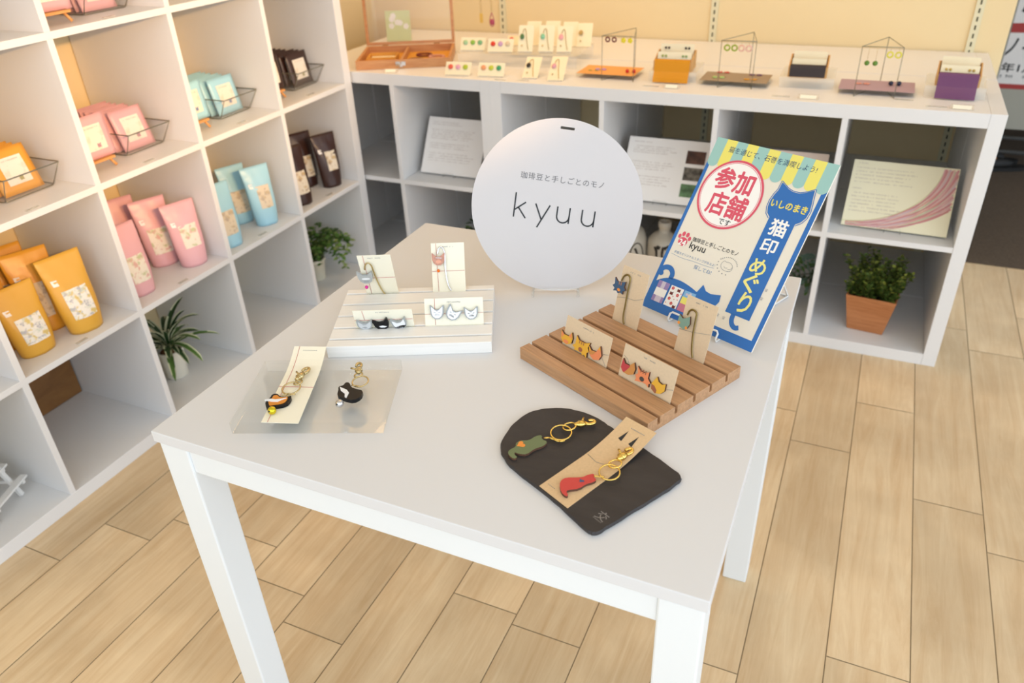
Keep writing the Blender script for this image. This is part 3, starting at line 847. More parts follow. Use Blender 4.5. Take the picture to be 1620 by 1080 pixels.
# ------------------------------------------------------------------ round sign
def round_sign():
    R = .1437
    yaw, tilt = math.radians(21), math.radians(15.4)
    M = panel_matrix(.7088, -1.2133, H + .0075, yaw, tilt)
    t = thing('round_sign', 'round white shop sign with thin black lettering standing at the back of the table', 'sign', M=M)
    roll = math.radians(-8.5)
    Rm = Matrix.Translation((0, R, 0)) @ Matrix.Rotation(roll, 4, 'Z')
    n = 96; hw, hh, hy = .0115, .0021, .1285
    out = [(R * math.cos(2 * PI * i / n + PI / 2), R * math.sin(2 * PI * i / n + PI / 2)) for i in range(n)]
    rect = [(hw, hy + hh), (-hw, hy + hh), (-hw, hy - hh), (hw, hy - hh)]
    b = MB()
    # annulus between the rim and the slot so the slot is a real hole
    def near(p):
        x, y = p[0] * .08, hy + (p[1] - hy) * .02
        s = max(abs(x) / hw, abs(y - hy) / hh)
        a = math.atan2((p[1] - hy) , p[0] )
        c, s_ = math.cos(a), math.sin(a)
        k = min(hw / max(1e-9, abs(c)), hh / max(1e-9, abs(s_)))
        return (c * k, hy + s_ * k)
    inn = [near(p) for p in out]
    zf, zb = 0.0, -.004
    vs = [(*p, zf) for p in out] + [(*p, zf) for p in inn] + [(*p, zb) for p in out] + [(*p, zb) for p in inn]
    fs = []
    for i in range(n):
        j = (i + 1) % n
        fs += [(i, j, n + j, n + i), (2 * n + i, 3 * n + i, 3 * n + j, 2 * n + j), (i, 2 * n + i, 2 * n + j, j), (n + i, n + j, 3 * n + j, 3 * n + i)]
    b.add(vs, fs, M=Rm)
    b.build('disc', mat('sign_white', '#cbc6c5', .55), t)
    # lettering: thin monoline k y u u
    k = MB(); w = .0024; z = .0003
    def st(pts): k.ribbon([(-.0715 + p[0], -.0255 + p[1]) for p in pts], w, z, M=Rm)
    st([(.0012, 0), (.0012, .041)]); st([(.0195, .0268), (.002, .0125)]); st([(.0075, .0172), (.0215, 0)])
    st([(.036, .0268), (.0483, .0015)]); st([(.0605, .0268), (.0425, -.0125)])
    for x in (.0735, .1155):
        arc = [(x, .0268), (x, .011)] + [(x + .0105 - .0105 * math.cos(a), .011 - .0105 * math.sin(a)) for a in [PI * i / 10 for i in range(1, 10)]] + [(x + .021, .011)]
        st(arc); st([(x + .021, .0268), (x + .021, 0)])
    k.build('lettering', M_INK, t)
    s = MB(); put_text(s, '珈琲豆と手しごとのモノ', -.0665, .0725, .0455, z=z, weight=-.012, space=1.12)
    s2 = MB(); s2.add(s.v, s.f, M=Rm); s2.build('small_lettering', mat('grey_print', '#6d6b6c', .6), t)
    # clear acrylic easel
    e = thing('sign_easel', 'clear acrylic easel carrying the round white sign', 'easel', M=panel_matrix(.7088, -1.2133, H, yaw, 0))
    r = .0022
    rod = MB()
    x0, x1 = -.042, .036
    dy = -.0
    # local: X right, Y up, Z towards the viewer
    path = [(x0, r, -.012), (x0, r, .010), (x0, .0035, .013), (x0, .014, .013), (x0 + .004, .0165, .013), (x1 - .004, .0165, .013), (x1, .014, .013), (x1, .0035, .013), (x1, r, .010), (x1, r, -.012)]
    rod.tube(path, r, 10); rod.build('front_lip', M_ACRS, e)
    bk = MB()
    for x in (x0, x1):
        bk.tube([(x, r, -.012), (x, .09, -.0365)], r, 10)
        bk.tube([(x, r, -.012), (x, r, -.085)], r, 10)
        bk.tube([(x, .09, -.0365), (x, r, -.085)], r, 10)
    bk.tube([(x0, .09, -.0365), (x1, .09, -.0365)], r, 10)
    bk.build('back_frame', M_ACRS, e)
round_sign()

# ------------------------------------------------------------------ poster
def poster():
    yaw, tilt = -.4164, .6241
    Wp, Hp = .21, .2985
    base = panel_matrix(.9545, -1.2545, .7322, yaw, tilt)
    M = base @ Matrix.Translation((-Wp / 2, 0, 0))
    t = thing('poster_board', 'tall blue, cream and yellow cat poster board leaning at the back right of the table', 'poster', M=M)
    cream = mat('poster_cream', '#e8e0d0', .5); blue = mat('poster_blue', '#2f6db4', .5); yel = mat('poster_yellow', '#ece071', .5)
    aqua = mat('poster_aqua', '#9cc6bf', .5); red = mat('poster_red', '#d9566a', .5); white = mat('poster_white', '#f6f3ee', .5)
    navy = mat('poster_navy', '#2b4a6e', .5); lem = mat('poster_lemon', '#efe58a', .5)
    MB().box(0, Wp, 0, Hp, -.003, 0).build('board', cream, t, .0002)
    Z1, Z2, Z3, Z4 = .0002, .0004, .0006, .0008
    b = MB()
    b.flat(mm([(0, 0), (6, 0), (6, 262), (0, 262)]), Z1); b.flat(mm([(202.5, 0), (209.8, 0), (209.8, 262), (202.5, 262)]), Z1)
    b.flat(mm([(6, 0), (202.5, 0), (202.5, 16), (6, 16)]), Z1)
    b.build('blue_border', blue, t)
    # awning
    n = 11; w = 210 / n
    for nm, par, mt in (('aqua_stripes', 0, aqua), ('yellow_stripes', 1, yel)):
        a = MB()
        for i in range(n):
            if i % 2 == par:
                x0, x1 = i * w, (i + 1) * w; xc = (x0 + x1) / 2
                arc = [(xc + w / 2 * math.cos(PI + PI * k / 12), 259 + 8.5 * math.sin(PI + PI * k / 12)) for k in range(13)]
                a.flat(mm([(x0, 298.4)] + arc + [(x1, 298.4)]), Z2)
        a.build(nm, mt, t)
    s = MB(); put_text(s, '猫を通じて、石巻を満喫しよう!', .0285, .181, .2835, z=Z3, weight=-.004, shear=.05); s.build('slogan', navy, t)
    # participation seal
    cx, cy, r = 64, 214, 54.5
    c = MB(); c.flat(mm(circ(cx, cy, r, 64, 56)), Z2 + .0001); c.build('seal_ground', white, t)
    c = MB(); c.ribbon(mm(circ(cx, cy, r - 1, 90, 55)), .0036, Z3, closed=True); c.ribbon(mm(circ(cx, cy, r - 4.2, 90, 51.8)), .0008, Z3, closed=True)
    c.build('seal_ring', red, t)
    s = MB(); put_text(s, '参加', .0275, .0965, .237, .0375, Z3, weight=.028); put_text(s, '店舗', .0330, .1020, .1965, .0385, Z3, weight=.026); s.build('seal_lettering', red, t)
    s = MB(); put_text(s, 'です', .0655, .0865, .1708, z=Z3, weight=.012); s.build('seal_small_lettering', M_INK, t)
    # blue cat-headed column
    hp = [(138.2, 254), (139.6, 253.6), (152, 246.4), (160, 244), (171, 244), (178.5, 247), (190, 253.6), (191.4, 254), (193.5, 243), (196, 233), (198, 222), (197, 212), (192.5, 204), (185.5, 198.5), (143, 198.5), (136.5, 204), (133, 213), (132.5, 223), (134.5, 233), (137.5, 241)]
    c = MB(); c.flat(mm(hp), Z2 + .00005); c.flat(mm([(142.8, 199), (185.6, 199), (185.6, 42), (142.8, 42)]), Z2)
    c.ribbon(mm(smooth2([(157.5, 43), (158, 34), (162, 27), (169, 23.5), (174.5, 26.5)], 2, False)), .0075, Z2)
    c.build('blue_cat_column', blue, t)
    full = [((p[0] - 165) * 1.06 + 165, (p[1] - 224) * 1.07 + 224) for p in (hp[14:] + hp[:14])]
    c = MB(); c.ribbon(mm(full), .0011, Z2 + .00006); c.build('column_outline', blue, t)
    s = MB(); put_text(s, 'いしのまき', .1355, .1945, .2215, .0125, Z3, rot=.02, weight=.03); s.build('place_lettering', mat('poster_sunflower', '#ecd95f', .5), t)
    s = MB(); put_text(s, '猫', .1500, .1785, .1865, .027, Z3, weight=.022); put_text(s, '印', .1500, .1755, .1565, .0235, Z3, weight=.022); s.build('column_lettering', white, t)
    s = MB(); put_text(s, 'め', .1485, .1745, .1225, .026, Z3, rot=-.05, weight=.02)
    put_text(s, 'ぐ', .1490, .1740, .0955, .030, Z3, rot=.05, weight=.02); put_text(s, 'り', .1565, .1765, .064, .032, Z3, rot=-.1, weight=.02); s.build('yellow_lettering', lem, t)
    # paw mark with the shop number, shop name
    p = MB(); p.flat(mm(circ(21.3, 121, 8.6, 24, 7.2)), Z2)
    for (x, y, rx, ry) in ((11.8, 128.3, 2.8, 3.7), (17.6, 133.4, 3, 4.1), (25.2, 133.4, 3, 4.1), (31, 128.3, 2.8, 3.7)): p.flat(mm(circ(x, y, rx, 16, ry)), Z2)
    p.build('paw_mark', red, t)
    s = MB(); put_text(s, '24', .0145, .0282, .1195, z=Z3, weight=.025); s.build('shop_number', white, t)
    s = MB(); put_text(s, '珈琲豆と手しごとのモノ', .0365, .1215, .1305, z=Z2, weight=.008); put_text(s, 'kyuu', .0365, .0665, .1185, z=Z2, weight=.008); s.build('shop_name', M_INK, t)
    s = MB(); put_text(s, '手描きオリジナルスタンプがあるよ!', .0145, .0935, .1020, z=Z2, rot=.0, weight=-.012); put_text(s, '探してね!', .060, .093, .0895, z=Z2, weight=-.012)
    s.ribbon(mm(smooth2([(11, 97.5), (30, 95.2), (55, 96.8), (80, 96.5), (94, 97.8)], 2, False)), .0005, Z2); s.build('note', mat('poster_blue_pen', '#6d8db4', .5), t)
    # round stamp with a sleeping cat
    q = MB(); gx, gy = 113.5, 108
    for i in range(7):
        a = math.radians(150 + i * 22); q.flat(mm(circ(gx + 17.5 * math.cos(a), gy + 14 * math.sin(a), 1, 8)), Z2)
    for i in range(12):
        a = math.radians(140 - i * 11); x, y = gx + 16.5 * math.cos(a), gy + 13.5 * math.sin(a)
        q.flat(mm([(x - .7, y - .7), (x + .7, y - .7), (x + .7, y + .8), (x - .7, y + .8)]), Z2)
    body = smooth2([(103, 104), (102, 110), (106, 115), (109, 113), (113, 114), (118, 113.5), (123, 109), (123, 102), (117, 99.5), (108, 100)], 2)
    q.ribbon(mm(body), .0006, Z2, closed=True); q.ribbon(mm(smooth2([(108, 106), (111, 103.5), (115, 105)], 2, False)), .0005, Z2); q.ribbon(mm(smooth2([(116, 103), (121, 104), (122, 108)], 2, False)), .0005, Z2)
    q.build('stamp', M_GREYINK, t)
    # large blue cat at the bottom with curled tail
    c = MB()
    c.flat(mm([(6, 16), (6, 47)] + smooth2([(6, 47), (14, 53), (25, 58.5), (39, 61), (53, 60.5), (70, 57.5), (84, 53.5)], 1, False) + [(89.5, 68), (98, 60), (108, 58.5), (125, 62.5), (127, 52), (122, 40), (108, 30), (104, 16)]), Z2)
    c.ribbon(mm(smooth2([(29.5, 57), (30, 67), (22, 74.5), (11, 73.5), (5.8, 66), (8.5, 60.5)], 2, False)), .0085, Z2)
    c.flat(mm(circ(9, 61.5, 4.2, 16)), Z3)
    c.build('blue_cat', blue, t)
    # three little patterned squares
    lil = mat('poster_lilac', '#9a86b8', .5); lp = mat('poster_pale_lilac', '#cfc5d6', .5); sky = mat('poster_sky', '#83b6dd', .5); pk = mat('poster_pink', '#c9798c', .5); mar = mat('poster_maroon', '#6d2b2b', .5)
    s1 = MB(); s1.flat(mm([(12, 15), (33.8, 15), (33.8, 50), (12, 50)]), Z3, 0)
    for (x0, x1, y0, y1, k) in ((12, 19, 38, 50, 1), (26, 33.8, 38, 50, 1), (12, 18, 15, 25, 1), (18, 29, 15, 25, 2), (29, 33.8, 15, 25, 1), (19, 26, 38, 50, 2)):
        s1.flat(mm([(x0, y0), (x1, y0), (x1, y1), (x0, y1)]), Z4, k)
    s1.build('checked_square', [white, lil, lp], t)
    s2 = MB(); s2.flat(mm([(37.3, 15.3), (62, 15.3), (62, 49.5), (37.3, 49.5)]), Z3, 0)
    for (x, y) in ((42, 45.5), (55, 37), (43, 28), (50, 21.5)):
        for i in range(5):
            a = 2 * PI * i / 5 + .3; s2.flat(mm(circ(x + 1.7 * math.cos(a), y + 1.7 * math.sin(a), 1.25, 8)), Z4, 1)
    for (x, y) in ((54, 45), (43, 37), (57, 18)): s2.flat(mm([(x - 3, y - 2.6), (x + 3, y - 2.6), (x + 2.5, y + 1), (x + 3.4, y + 3), (x, y + 1.4), (x - 3, y + 2.6)]), Z4, 2)
    for (x, y) in ((48, 33), (58, 30), (40, 20), (52, 29), (60, 41)): s2.flat(mm(circ(x, y, .9, 8)), Z4, 1)
    s2.build('flower_square', [white, mat('poster_flower_red', '#cf4a4a', .5), mar], t)
    s3 = MB(); s3.flat(mm([(64, 15.5), (85.5, 15.5), (85.5, 49.5), (64, 49.5)]), Z3, 0); s3.flat(mm([(64, 28), (85.5, 28), (85.5, 39), (64, 39)]), Z4, 1); s3.flat(mm([(64, 15.5), (85.5, 15.5), (85.5, 28), (64, 28)]), Z4, 2)
    for (x, y) in ((70, 44), (76, 46), (82, 43)): s3.flat(mm([(x - 2, y - 2), (x + 2, y - 2), (x + 2, y + 2), (x - 2, y + 2)]), Z4 + .0001, 3)
    s3.build('landscape_square', [sky, yel, pk, lp], t)
    # small pale paw prints down the right
    g = MB()
    for (x, y) in ((189.6, 92.7), (188.3, 78.5), (145.5, 31), (134, 31.9)):
        g.flat(mm(circ(x, y, 1.7, 12)), Z4)
        for d in (-1, 0, 1): g.flat(mm(circ(x + d * 1.7, y + 2.8 - abs(d) * .6, .75, 8)), Z4)
    g.build('paw_prints', mat('poster_grey', '#b8b5b0', .5), t)
    # wire easel
    e = thing('poster_easel', 'white coated wire easel hooking the cat poster board', 'easel', M=base)
    m = mat('white_coated_wire', '#f0f0ee', .3); r = .0017
    ct, sn = math.cos(tilt), math.sin(tilt)
    # helper: point on the table below the panel frame; frame Y=up the panel, Z=normal
    def tb(x, back, up=r + .0006):            # back = metres behind the panel foot on the table
        h = H + up - .7322
        return (x, back * sn + h * ct, -back * ct + h * sn)
    for x0, x1 in ((-.046, -.024), (.028, .045)):
        k = MB()
        k.tube([tb(x0, .03), tb(x0, -.004), (x0, -.0025, .0045), (x0, .006, .0045), (x0 + .003, .0092, .0045), (x1 - .003, .0092, .0045), (x1, .006, .0045), (x1, -.0025, .0045), tb(x1, -.004), tb(x1, .03)], r, 8)
        k.build('hook', m, e)
    k = MB()
    for x in (-.046, .045):
        k.tube([tb(x, .03), (x, .17, -.0052)], r, 8); k.tube([(x, .17, -.0052), tb(x, .20)], r, 8); k.tube([tb(x, .03), tb(x, .20)], r, 8)
    k.tube([(-.046, .17, -.0052), (.045, .17, -.0052)], r, 8); k.tube([tb(-.046, .20), tb(.045, .20)], r, 8)
    k.build('back_frame', m, e)
poster()

# ------------------------------------------------------------------ stand-up pouches
def pouch(label, group, x, y, z, yaw, W_, Ht, D, face, label_m, lean=.10, sticker=True, seed=0, label_box=(-.6, .62, .2, .58), name='coffee_pouch'):
    """front faces local -Y; yaw turns local X; lean tips the flat top backwards"""
    t = thing(name, label, 'pouch', (x, y, z), math.radians(yaw), group)
    rn = random.Random(seed)
    ph = [rn.uniform(0, 6.28) for _ in range(6)]
    def dims(k):
        w = W_ / 2 * (.74 + .26 * min(1, k * 1.05) + .05 * math.sin(PI * min(1, k * 1.6)))
        d = D / 2 * (1 - k ** 1.5) * (1.0 + .12 * math.sin(5 * k + ph[0])) + .0012
        return w, d
    def back(k): return lean * Ht * k * k
    def wr(u, k): return .0026 * math.sin(9 * k + 4 * u + ph[1]) * math.sin(3.5 * u + ph[2]) * (1 - abs(u)) + (.0013 * math.sin(60 * k + 5 * u) if k > .62 and k < .84 else 0)
    def pt(u, k, side):
        w, d = dims(k)
        return (u * w, side * d * math.sqrt(max(0, 1 - abs(u) ** 2.2)) + back(k) + (wr(u, k) if side < 0 else 0), k * Ht)
    nu, nk = 12, 22
    us = [-math.cos(PI * i / nu) for i in range(nu + 1)]
    vs = []; fs = []
    for j in range(nk + 1):
        k = j / nk
        ringp = [pt(u, k, -1) for u in us] + [pt(u, k, 1) for u in us[-2:0:-1]]
        vs += ringp
    R = 2 * nu
    for j in range(nk):
        for i in range(R):
            a = j * R + i; b = j * R + (i + 1) % R
            fs.append((a, b, b + R, a + R))
    fs.append(tuple(range(R - 1, -1, -1))); fs.append(tuple(nk * R + i for i in range(R)))
    MB().add(vs, fs, 0, True).build('body', face, t)
    def patch(nm, u0, u1, k0, k1, m, off=.0009, n=6, q=6):
        vs = []; fs = []
        for j in range(q + 1):
            for i in range(n + 1):
                u = u0 + (u1 - u0) * i / n; k = k0 + (k1 - k0) * j / q
                p = pt(u, k, -1); vs.append((p[0], p[1] - off, p[2]))
        for j in range(q):
            for i in range(n):
                a = j * (n + 1) + i; fs.append((a, a + 1, a + n + 2, a + n + 1))
        return MB().add(vs, fs, 0, True).build(nm, m, t)
    if label_box: patch('label', *label_box, label_m)
    if sticker: patch('sticker', -.78, -.52, .66, .735, M_PAPERW)
    return t

def foil(name, col): return mat(name, col, .33, spec=.55, bump=.15, bscale=40)
F_OR = foil('bounce_lit_orange_foil', '#e2a032'); F_OR2 = foil('golden_orange_foil', '#dda83f'); F_PK = foil('pink_foil', '#e6b0b4'); F_BL = foil('sky_blue_foil', '#a4d2e2')  # back orange pouches: more saturated foil, warm bounce light put into the colour
F_BR = foil('dark_brown_foil', '#39211a')
LB_F = label_mat('fruit_label', '#efeae0', ['#c9d0c0', '#d9c27a', '#b7b7bb']); LB_K = label_mat('flower_label', '#eee4d2', ['#c8c79a', '#dcae9f'])
LB_B = label_mat('kraft_picture_label', '#dccdb4', ['#c5b08e', '#b9a894']); LB_N = label_mat('brown_bag_label', '#e2d8c4', ['#c9b083', '#a98f74'])
g = 'orange pouches on the lower shelf'
pouch('yellow-orange stand-up pouch at the front right of the orange pouches', g, -.600, -1.211, L2, 79, .112, .200, .056, F_OR2, LB_F, .12, seed=1)
pouch('yellow-orange stand-up pouch at the front left of the orange pouches', g, -.618, -1.338, L2, 84, .112, .172, .056, F_OR2, LB_F, .12, seed=2)
pouch('orange pouch, warm bounce painted into its colour, with kraft side label, just behind the two front orange pouches', g, -.690, -1.240, L2, 68, .112, .205, .05, F_OR, LB_B, .16, seed=3, label_box=(-.3, .3, .2, .62))
pouch('orange pouch, warm bounce painted into its colour, at the back right of the orange pouches', g, -.772, -1.245, L2, 76, .112, .205, .05, F_OR, LB_B, .14, seed=4)
pouch('orange pouch at the far left back of the orange pouches', g, -.702, -1.365, L2, 76, .112, .200, .05, F_OR, LB_B, .12, seed=5, sticker=False)
g = 'pink pouches on the lower shelf'
pouch('dusty pink stand-up pouch nearest the front left of the pink pouches', g, -.612, -1.012, L2, 84, .100, .195, .052, F_PK, LB_K, .13, seed=6)
pouch('dusty pink stand-up pouch at the right end of the pink pouches', g, -.612, -.812, L2, 70, .102, .185, .05, F_PK, LB_K, .12, seed=7, label_box=(-.45, .68, .3, .66))
pouch('pink pouch with a wrinkled glossy front in the middle of the pink pouches', g, -.697, -.842, L2, 66, .104, .195, .048, F_PK, LB_K, .12, seed=8)
pouch('salmon pink pouch at the back of the pink pouches', g, -.790, -.872, L2, 70, .104, .195, .048, F_PK, LB_K, .12, seed=9)
pouch('pink pouch mostly hidden behind the front left pink pouch', g, -.735, -1.010, L2, 84, .100, .165, .05, F_PK, LB_K, .1, seed=10, sticker=False)
g = 'sky blue pouches on the lower shelf'
pouch('sky blue stand-up pouch at the front left of the blue pouches', g, -.596, -.668, L2, 78, .094, .192, .05, F_BL, LB_B, .12, sticker=False, seed=11)
pouch('sky blue stand-up pouch at the right end of the blue pouches', g, -.602, -.490, L2, 66, .096, .188, .05, F_BL, LB_B, .12, seed=12, label_box=(-.35, .65, .3, .68))
pouch('sky blue pouch standing in the middle of the blue pouches', g, -.690, -.505, L2, 68, .096, .184, .046, F_BL, LB_B, .12, sticker=False, seed=13)
pouch('greenish blue pouch at the back left of the blue pouches', g, -.775, -.580, L2, 74, .096, .195, .046, F_BL, LB_B, .1, sticker=False, seed=14)
pouch('blue pouch at the left edge behind the front left blue pouch', g, -.715, -.670, L2, 82, .09, .165, .046, F_BL, LB_B, .1, sticker=False, seed=15)
g = 'dark brown pouches on the lower shelf'
pouch('dark brown stand-up pouch at the front left of the brown pouches', g, -.598, -.304, L2, 74, .090, .196, .05, F_BR, LB_N, .12, sticker=False, seed=16)
pouch('dark brown stand-up pouch at the right end of the brown pouches', g, -.604, -.121, L2, 66, .094, .186, .05, F_BR, LB_N, .12, seed=17, label_box=(-.3, .66, .32, .68))
pouch('dark brown pouch with creased glossy front in the middle of the brown pouches', g, -.690, -.150, L2, 66, .096, .190, .046, F_BR, LB_N, .12, sticker=False, seed=18)
pouch('dark brown pouch at the back left of the brown pouches', g, -.778, -.235, L2, 72, .096, .205, .046, F_BR, LB_N, .1, sticker=False, seed=19)

# ------------------------------------------------------------------ wire baskets of flat packets, mini easels
def wire_basket(label, y0, y1, x0, x1, z):
    """x1 front edge, x0 back edge"""
    cx, cy = (x0 + x1) / 2, (y0 + y1) / 2
    t = thing('wire_basket', label, 'basket', (cx, cy, z), 0, 'wire baskets on the left shelf')
    a, b = (x1 - x0) / 2, (y1 - y0) / 2
    def loop(hx, hy, zz, r, c=.012):
        pts = []
        for (sx, sy, a0) in ((1, 1, 0), (-1, 1, 90), (-1, -1, 180), (1, -1, 270)):
            for i in range(5):
                an = math.radians(a0 + 90 * i / 4); pts.append((sx * (hx - c) + c * math.cos(an), sy * (hy - c) + c * math.sin(an), zz))
        return pts
    MB().tube(loop(a, b, .0024, .0016), .0016, 8, closed=True).build('base_wire', M_WIRE, t)
    MB().tube(loop(a + .034, b + .006, .060, .0016, .004), .0016, 8, closed=True).build('top_wire', M_WIRE, t)
    w = MB()
    for sx in (-1, 1):
        for sy in (-1, 1): w.tube([(sx * (a - .003), sy * (b - .003), .0024), (sx * (a + .033), sy * (b + .005), .060)], .0013, 6)
    w.build('corner_wire', M_WIRE, t)
    n = MB()
    bx, by, tx, ty = a, b, a + .034, b + .006
    for (p, q) in (((bx, -by), (bx, by)), ((bx, by), (-bx, by)), ((-bx, by), (-bx, -by)), ((-bx, -by), (bx, -by))):
        P = (p[0] * tx / bx, p[1] * ty / by); Q = (q[0] * tx / bx, q[1] * ty / by)
        n.add([(*p, .0024), (*q, .0024), (*Q, .060), (*P, .060)], [(0, 1, 2, 3)])
    n.add([(bx, -by, .0028), (bx, by, .0028), (-bx, by, .0028), (-bx, -by, .0028)], [(0, 1, 2, 3)])
    n.build('mesh_sides', clear('sheer_mesh', '#a8a498', .10, .4), t)
    return t

def packet(label, group, M, W_, H_, m, lm, seed=0, name='drip_bag_packet'):
    t = thing(name, label, 'packet', M=M, group=group)
    n = 8; vs = []; fs = []
    rn = random.Random(seed); p1 = rn.uniform(0, 6)
    for side in (1, -1):
        for j in range(n + 1):
            for i in range(n + 1):
                u, v = i / n * 2 - 1, j / n * 2 - 1
                d = .0052 * (1 - u * u) ** .6 * (1 - v * v) ** .6 * (1 + .2 * math.sin(4 * u + p1)) + .0004
                vs.append((u * W_ / 2, (v + 1) / 2 * H_, side * d))
    o = (n + 1) ** 2
    for j in range(n):
        for i in range(n):
            a = j * (n + 1) + i
            fs.append((a, a + 1, a + n + 2, a + n + 1)); fs.append((o + a, o + a + n + 1, o + a + n + 2, o + a + 1))
    edge = [i for i in range(n + 1)] + [(n + 1) * j + n for j in range(1, n + 1)] + [(n + 1) * n + i for i in range(n - 1, -1, -1)] + [(n + 1) * j for j in range(n - 1, 0, -1)]
    for k in range(len(edge)):
        a, b = edge[k], edge[(k + 1) % len(edge)]; fs.append((a, o + a, o + b, b))
    MB().add(vs, fs, 0, True).build('packet_body', m, t)
    if lm:
        q = []; f2 = []
        for j in range(5):
            for i in range(5):
                u, v = -.55 + 1.15 * i / 4, -.62 + 1.2 * j / 4
                d = .0052 * (1 - u * u) ** .6 * (1 - v * v) ** .6 * (1 + .2 * math.sin(4 * u + p1)) + .0011
                q.append((u * W_ / 2, (v + 1) / 2 * H_, d))
        for j in range(4):
            for i in range(4):
                a = j * 5 + i; f2.append((a, a + 1, a + 6, a + 5))
        L = MB().add(q, f2, 0, True).build('label', lm, t)
        s = MB(); scribble(s, -W_ * .2, W_ * .2, H_ * .72, .0032, .0075); s.build('print', M_PALEINK, L)
        c = MB(); c.flat([(x * .001 + W_ * .06, y * .001 + H_ * .3, ) for x, y in [(-5, -5), (5, -5), (4, 1), (6, 6), (0, 3), (-5, 5)]], .0078); c.build('small_picture', mat('label_picture_blue', '#7c8cae', .6) if 'blue' in label else (mat('label_picture_rose', '#b98a95', .6) if 'pink' in label else mat('label_picture_olive', '#a9a06a', .6)), L)
    return t

def easel_packet(colour, x, y, z, m, lm, row, hide=False):
    e = thing('mini_easel', 'small wooden easel holding the %s packet on the %s shelf' % (colour, row), 'easel', (x, y, z), math.radians(88))
    # local: -Y is the viewing side
    b = MB()
    for sx in (-1, 1):
        b = MB(); b.tube([(sx * .024, -.002, .024), (sx * .034, -.012, .003)], .0036, 8); b.build('leg', M_EASEL, e)
    b = MB(); b.tube([(0, .0265, .085), (0, .080, .003)], .0036, 8); b.build('back_leg', M_EASEL, e)
    MB().box(-.036, .036, -.014, .004, .022, .0285).build('ledge', M_EASEL, e, .001)
    MB().box(-.004, .004, .0175, .0225, .024, .095).build('upright', M_EASEL, e, .001)
    a = math.radians(88)
    px, py = x + (-.0045) * -math.sin(a) , y + (-.0045) * math.cos(a)
    return packet('%s packet propped on the small wooden easel on the %s shelf' % (colour, row), None, panel_matrix(px, py, z + .0300, a, math.radians(7)), .100, .105, m, lm, seed=len(colour))

P_OR = foil('orange_packet', '#e6a238'); P_PK = foil('rose_packet', '#e8b0b3'); P_BL = foil('aqua_packet', '#a6d8e8'); P_BR = foil('cocoa_packet', '#3a231b')
def basket_row(colour, y0, y1, z, m, lm, row, tilt, ry, front_dx=0.0, n=6, yaw=88):
    wire_basket('grey wire basket of %s packets on the %s shelf' % (colour, row), y0, y1, -.83, -.643, z)
    rn = random.Random(len(colour) + int(z * 100))
    for i in range(n):
        x = -.661 - .0235 * i + front_dx
        M = panel_matrix(x, ry + (0 if i == 0 else rn.uniform(-.012, .002)), z + .0045, math.radians(yaw + (0 if i == 0 else rn.uniform(-3, 3))), math.radians(tilt + rn.uniform(-2, 2) * (i > 0)))
        lab = ('%s packet at the front of the wire basket on the %s shelf' if i == 0 else '%s packet filed behind the front one in the wire basket on the %s shelf') % (colour, row)
        packet(lab, None if i == 0 else '%s packets filed in the %s basket' % (colour, row), M, .103, .107, m, lm if i < 3 else None, seed=i)
PKL = label_mat('pale_packet_label', '#efe6d6', ['#e3d8c4']); 
basket_row('pink', -.905, -.772, L3, P_PK, PKL, 'middle', 16, -.8395)
basket_row('blue', -.545, -.410, L3, P_BL, PKL, 'middle', 12, -.478)
basket_row('brown', -.190, -.058, L3, P_BR, PKL, 'middle', 10, -.113)
basket_row('orange', -1.262, -1.128, L3, P_OR, PKL, 'middle', 18, -1.195)
basket_row('pink', -.905, -.772, L4, P_PK, PKL, 'upper', 16, -.8395)
basket_row('orange', -1.365, -1.232, L4, P_OR, PKL, 'upper', 16, -1.300)
easel_packet('pink', -.622, -1.003, L3, P_PK, PKL, 'middle')
easel_packet('pink', -.600, -1.018, L4, P_PK, PKL, 'upper')
easel_packet('blue', -.628, -.655, L3, P_BL, PKL, 'middle')
easel_packet('brown', -.630, -.303, L3, P_BR, PKL, 'middle')

def price_label(label, x, y, z, yaw=90, w=.034, d=.011, ink=True):
    o = MB().box(-w / 2, w / 2, -d / 2, d / 2, 0, .0012).build('price_label', clear('clear_label_film', '#f6f1e6', .45), None)
    o.location = (x, y, z + .0002); o.rotation_euler = (0, 0, math.radians(yaw))
    tag(o, label, 'price label', 'clear price labels')
    s = MB(); scribble(s, -w * .42, w * .42, 0, .0055, .0014); s.build('price', M_GREYINK, o)
price_label('clear price label on the upper shelf under the pink packets', -.560, -.908, L4)
price_label('clear price label on the middle shelf under the pink packets', -.556, -.914, L3)
price_label('clear price label on the middle shelf under the orange packets', -.552, -1.262, L3)
price_label('clear price label on the middle shelf under the blue packets', -.560, -.549, L3)
price_label('clear price label on the middle shelf under the brown packets', -.560, -.209, L3)
price_label('clear price label at the shelf edge below the pink pouches', -.552, -.921, L2)
price_label('clear price label at the shelf edge below the orange pouches', -.552, -1.267, L2)
price_label('clear price label at the shelf edge below the blue pouches', -.556, -.570, L2)
price_label('clear price label at the shelf edge below the brown pouches', -.556, -.206, L2)

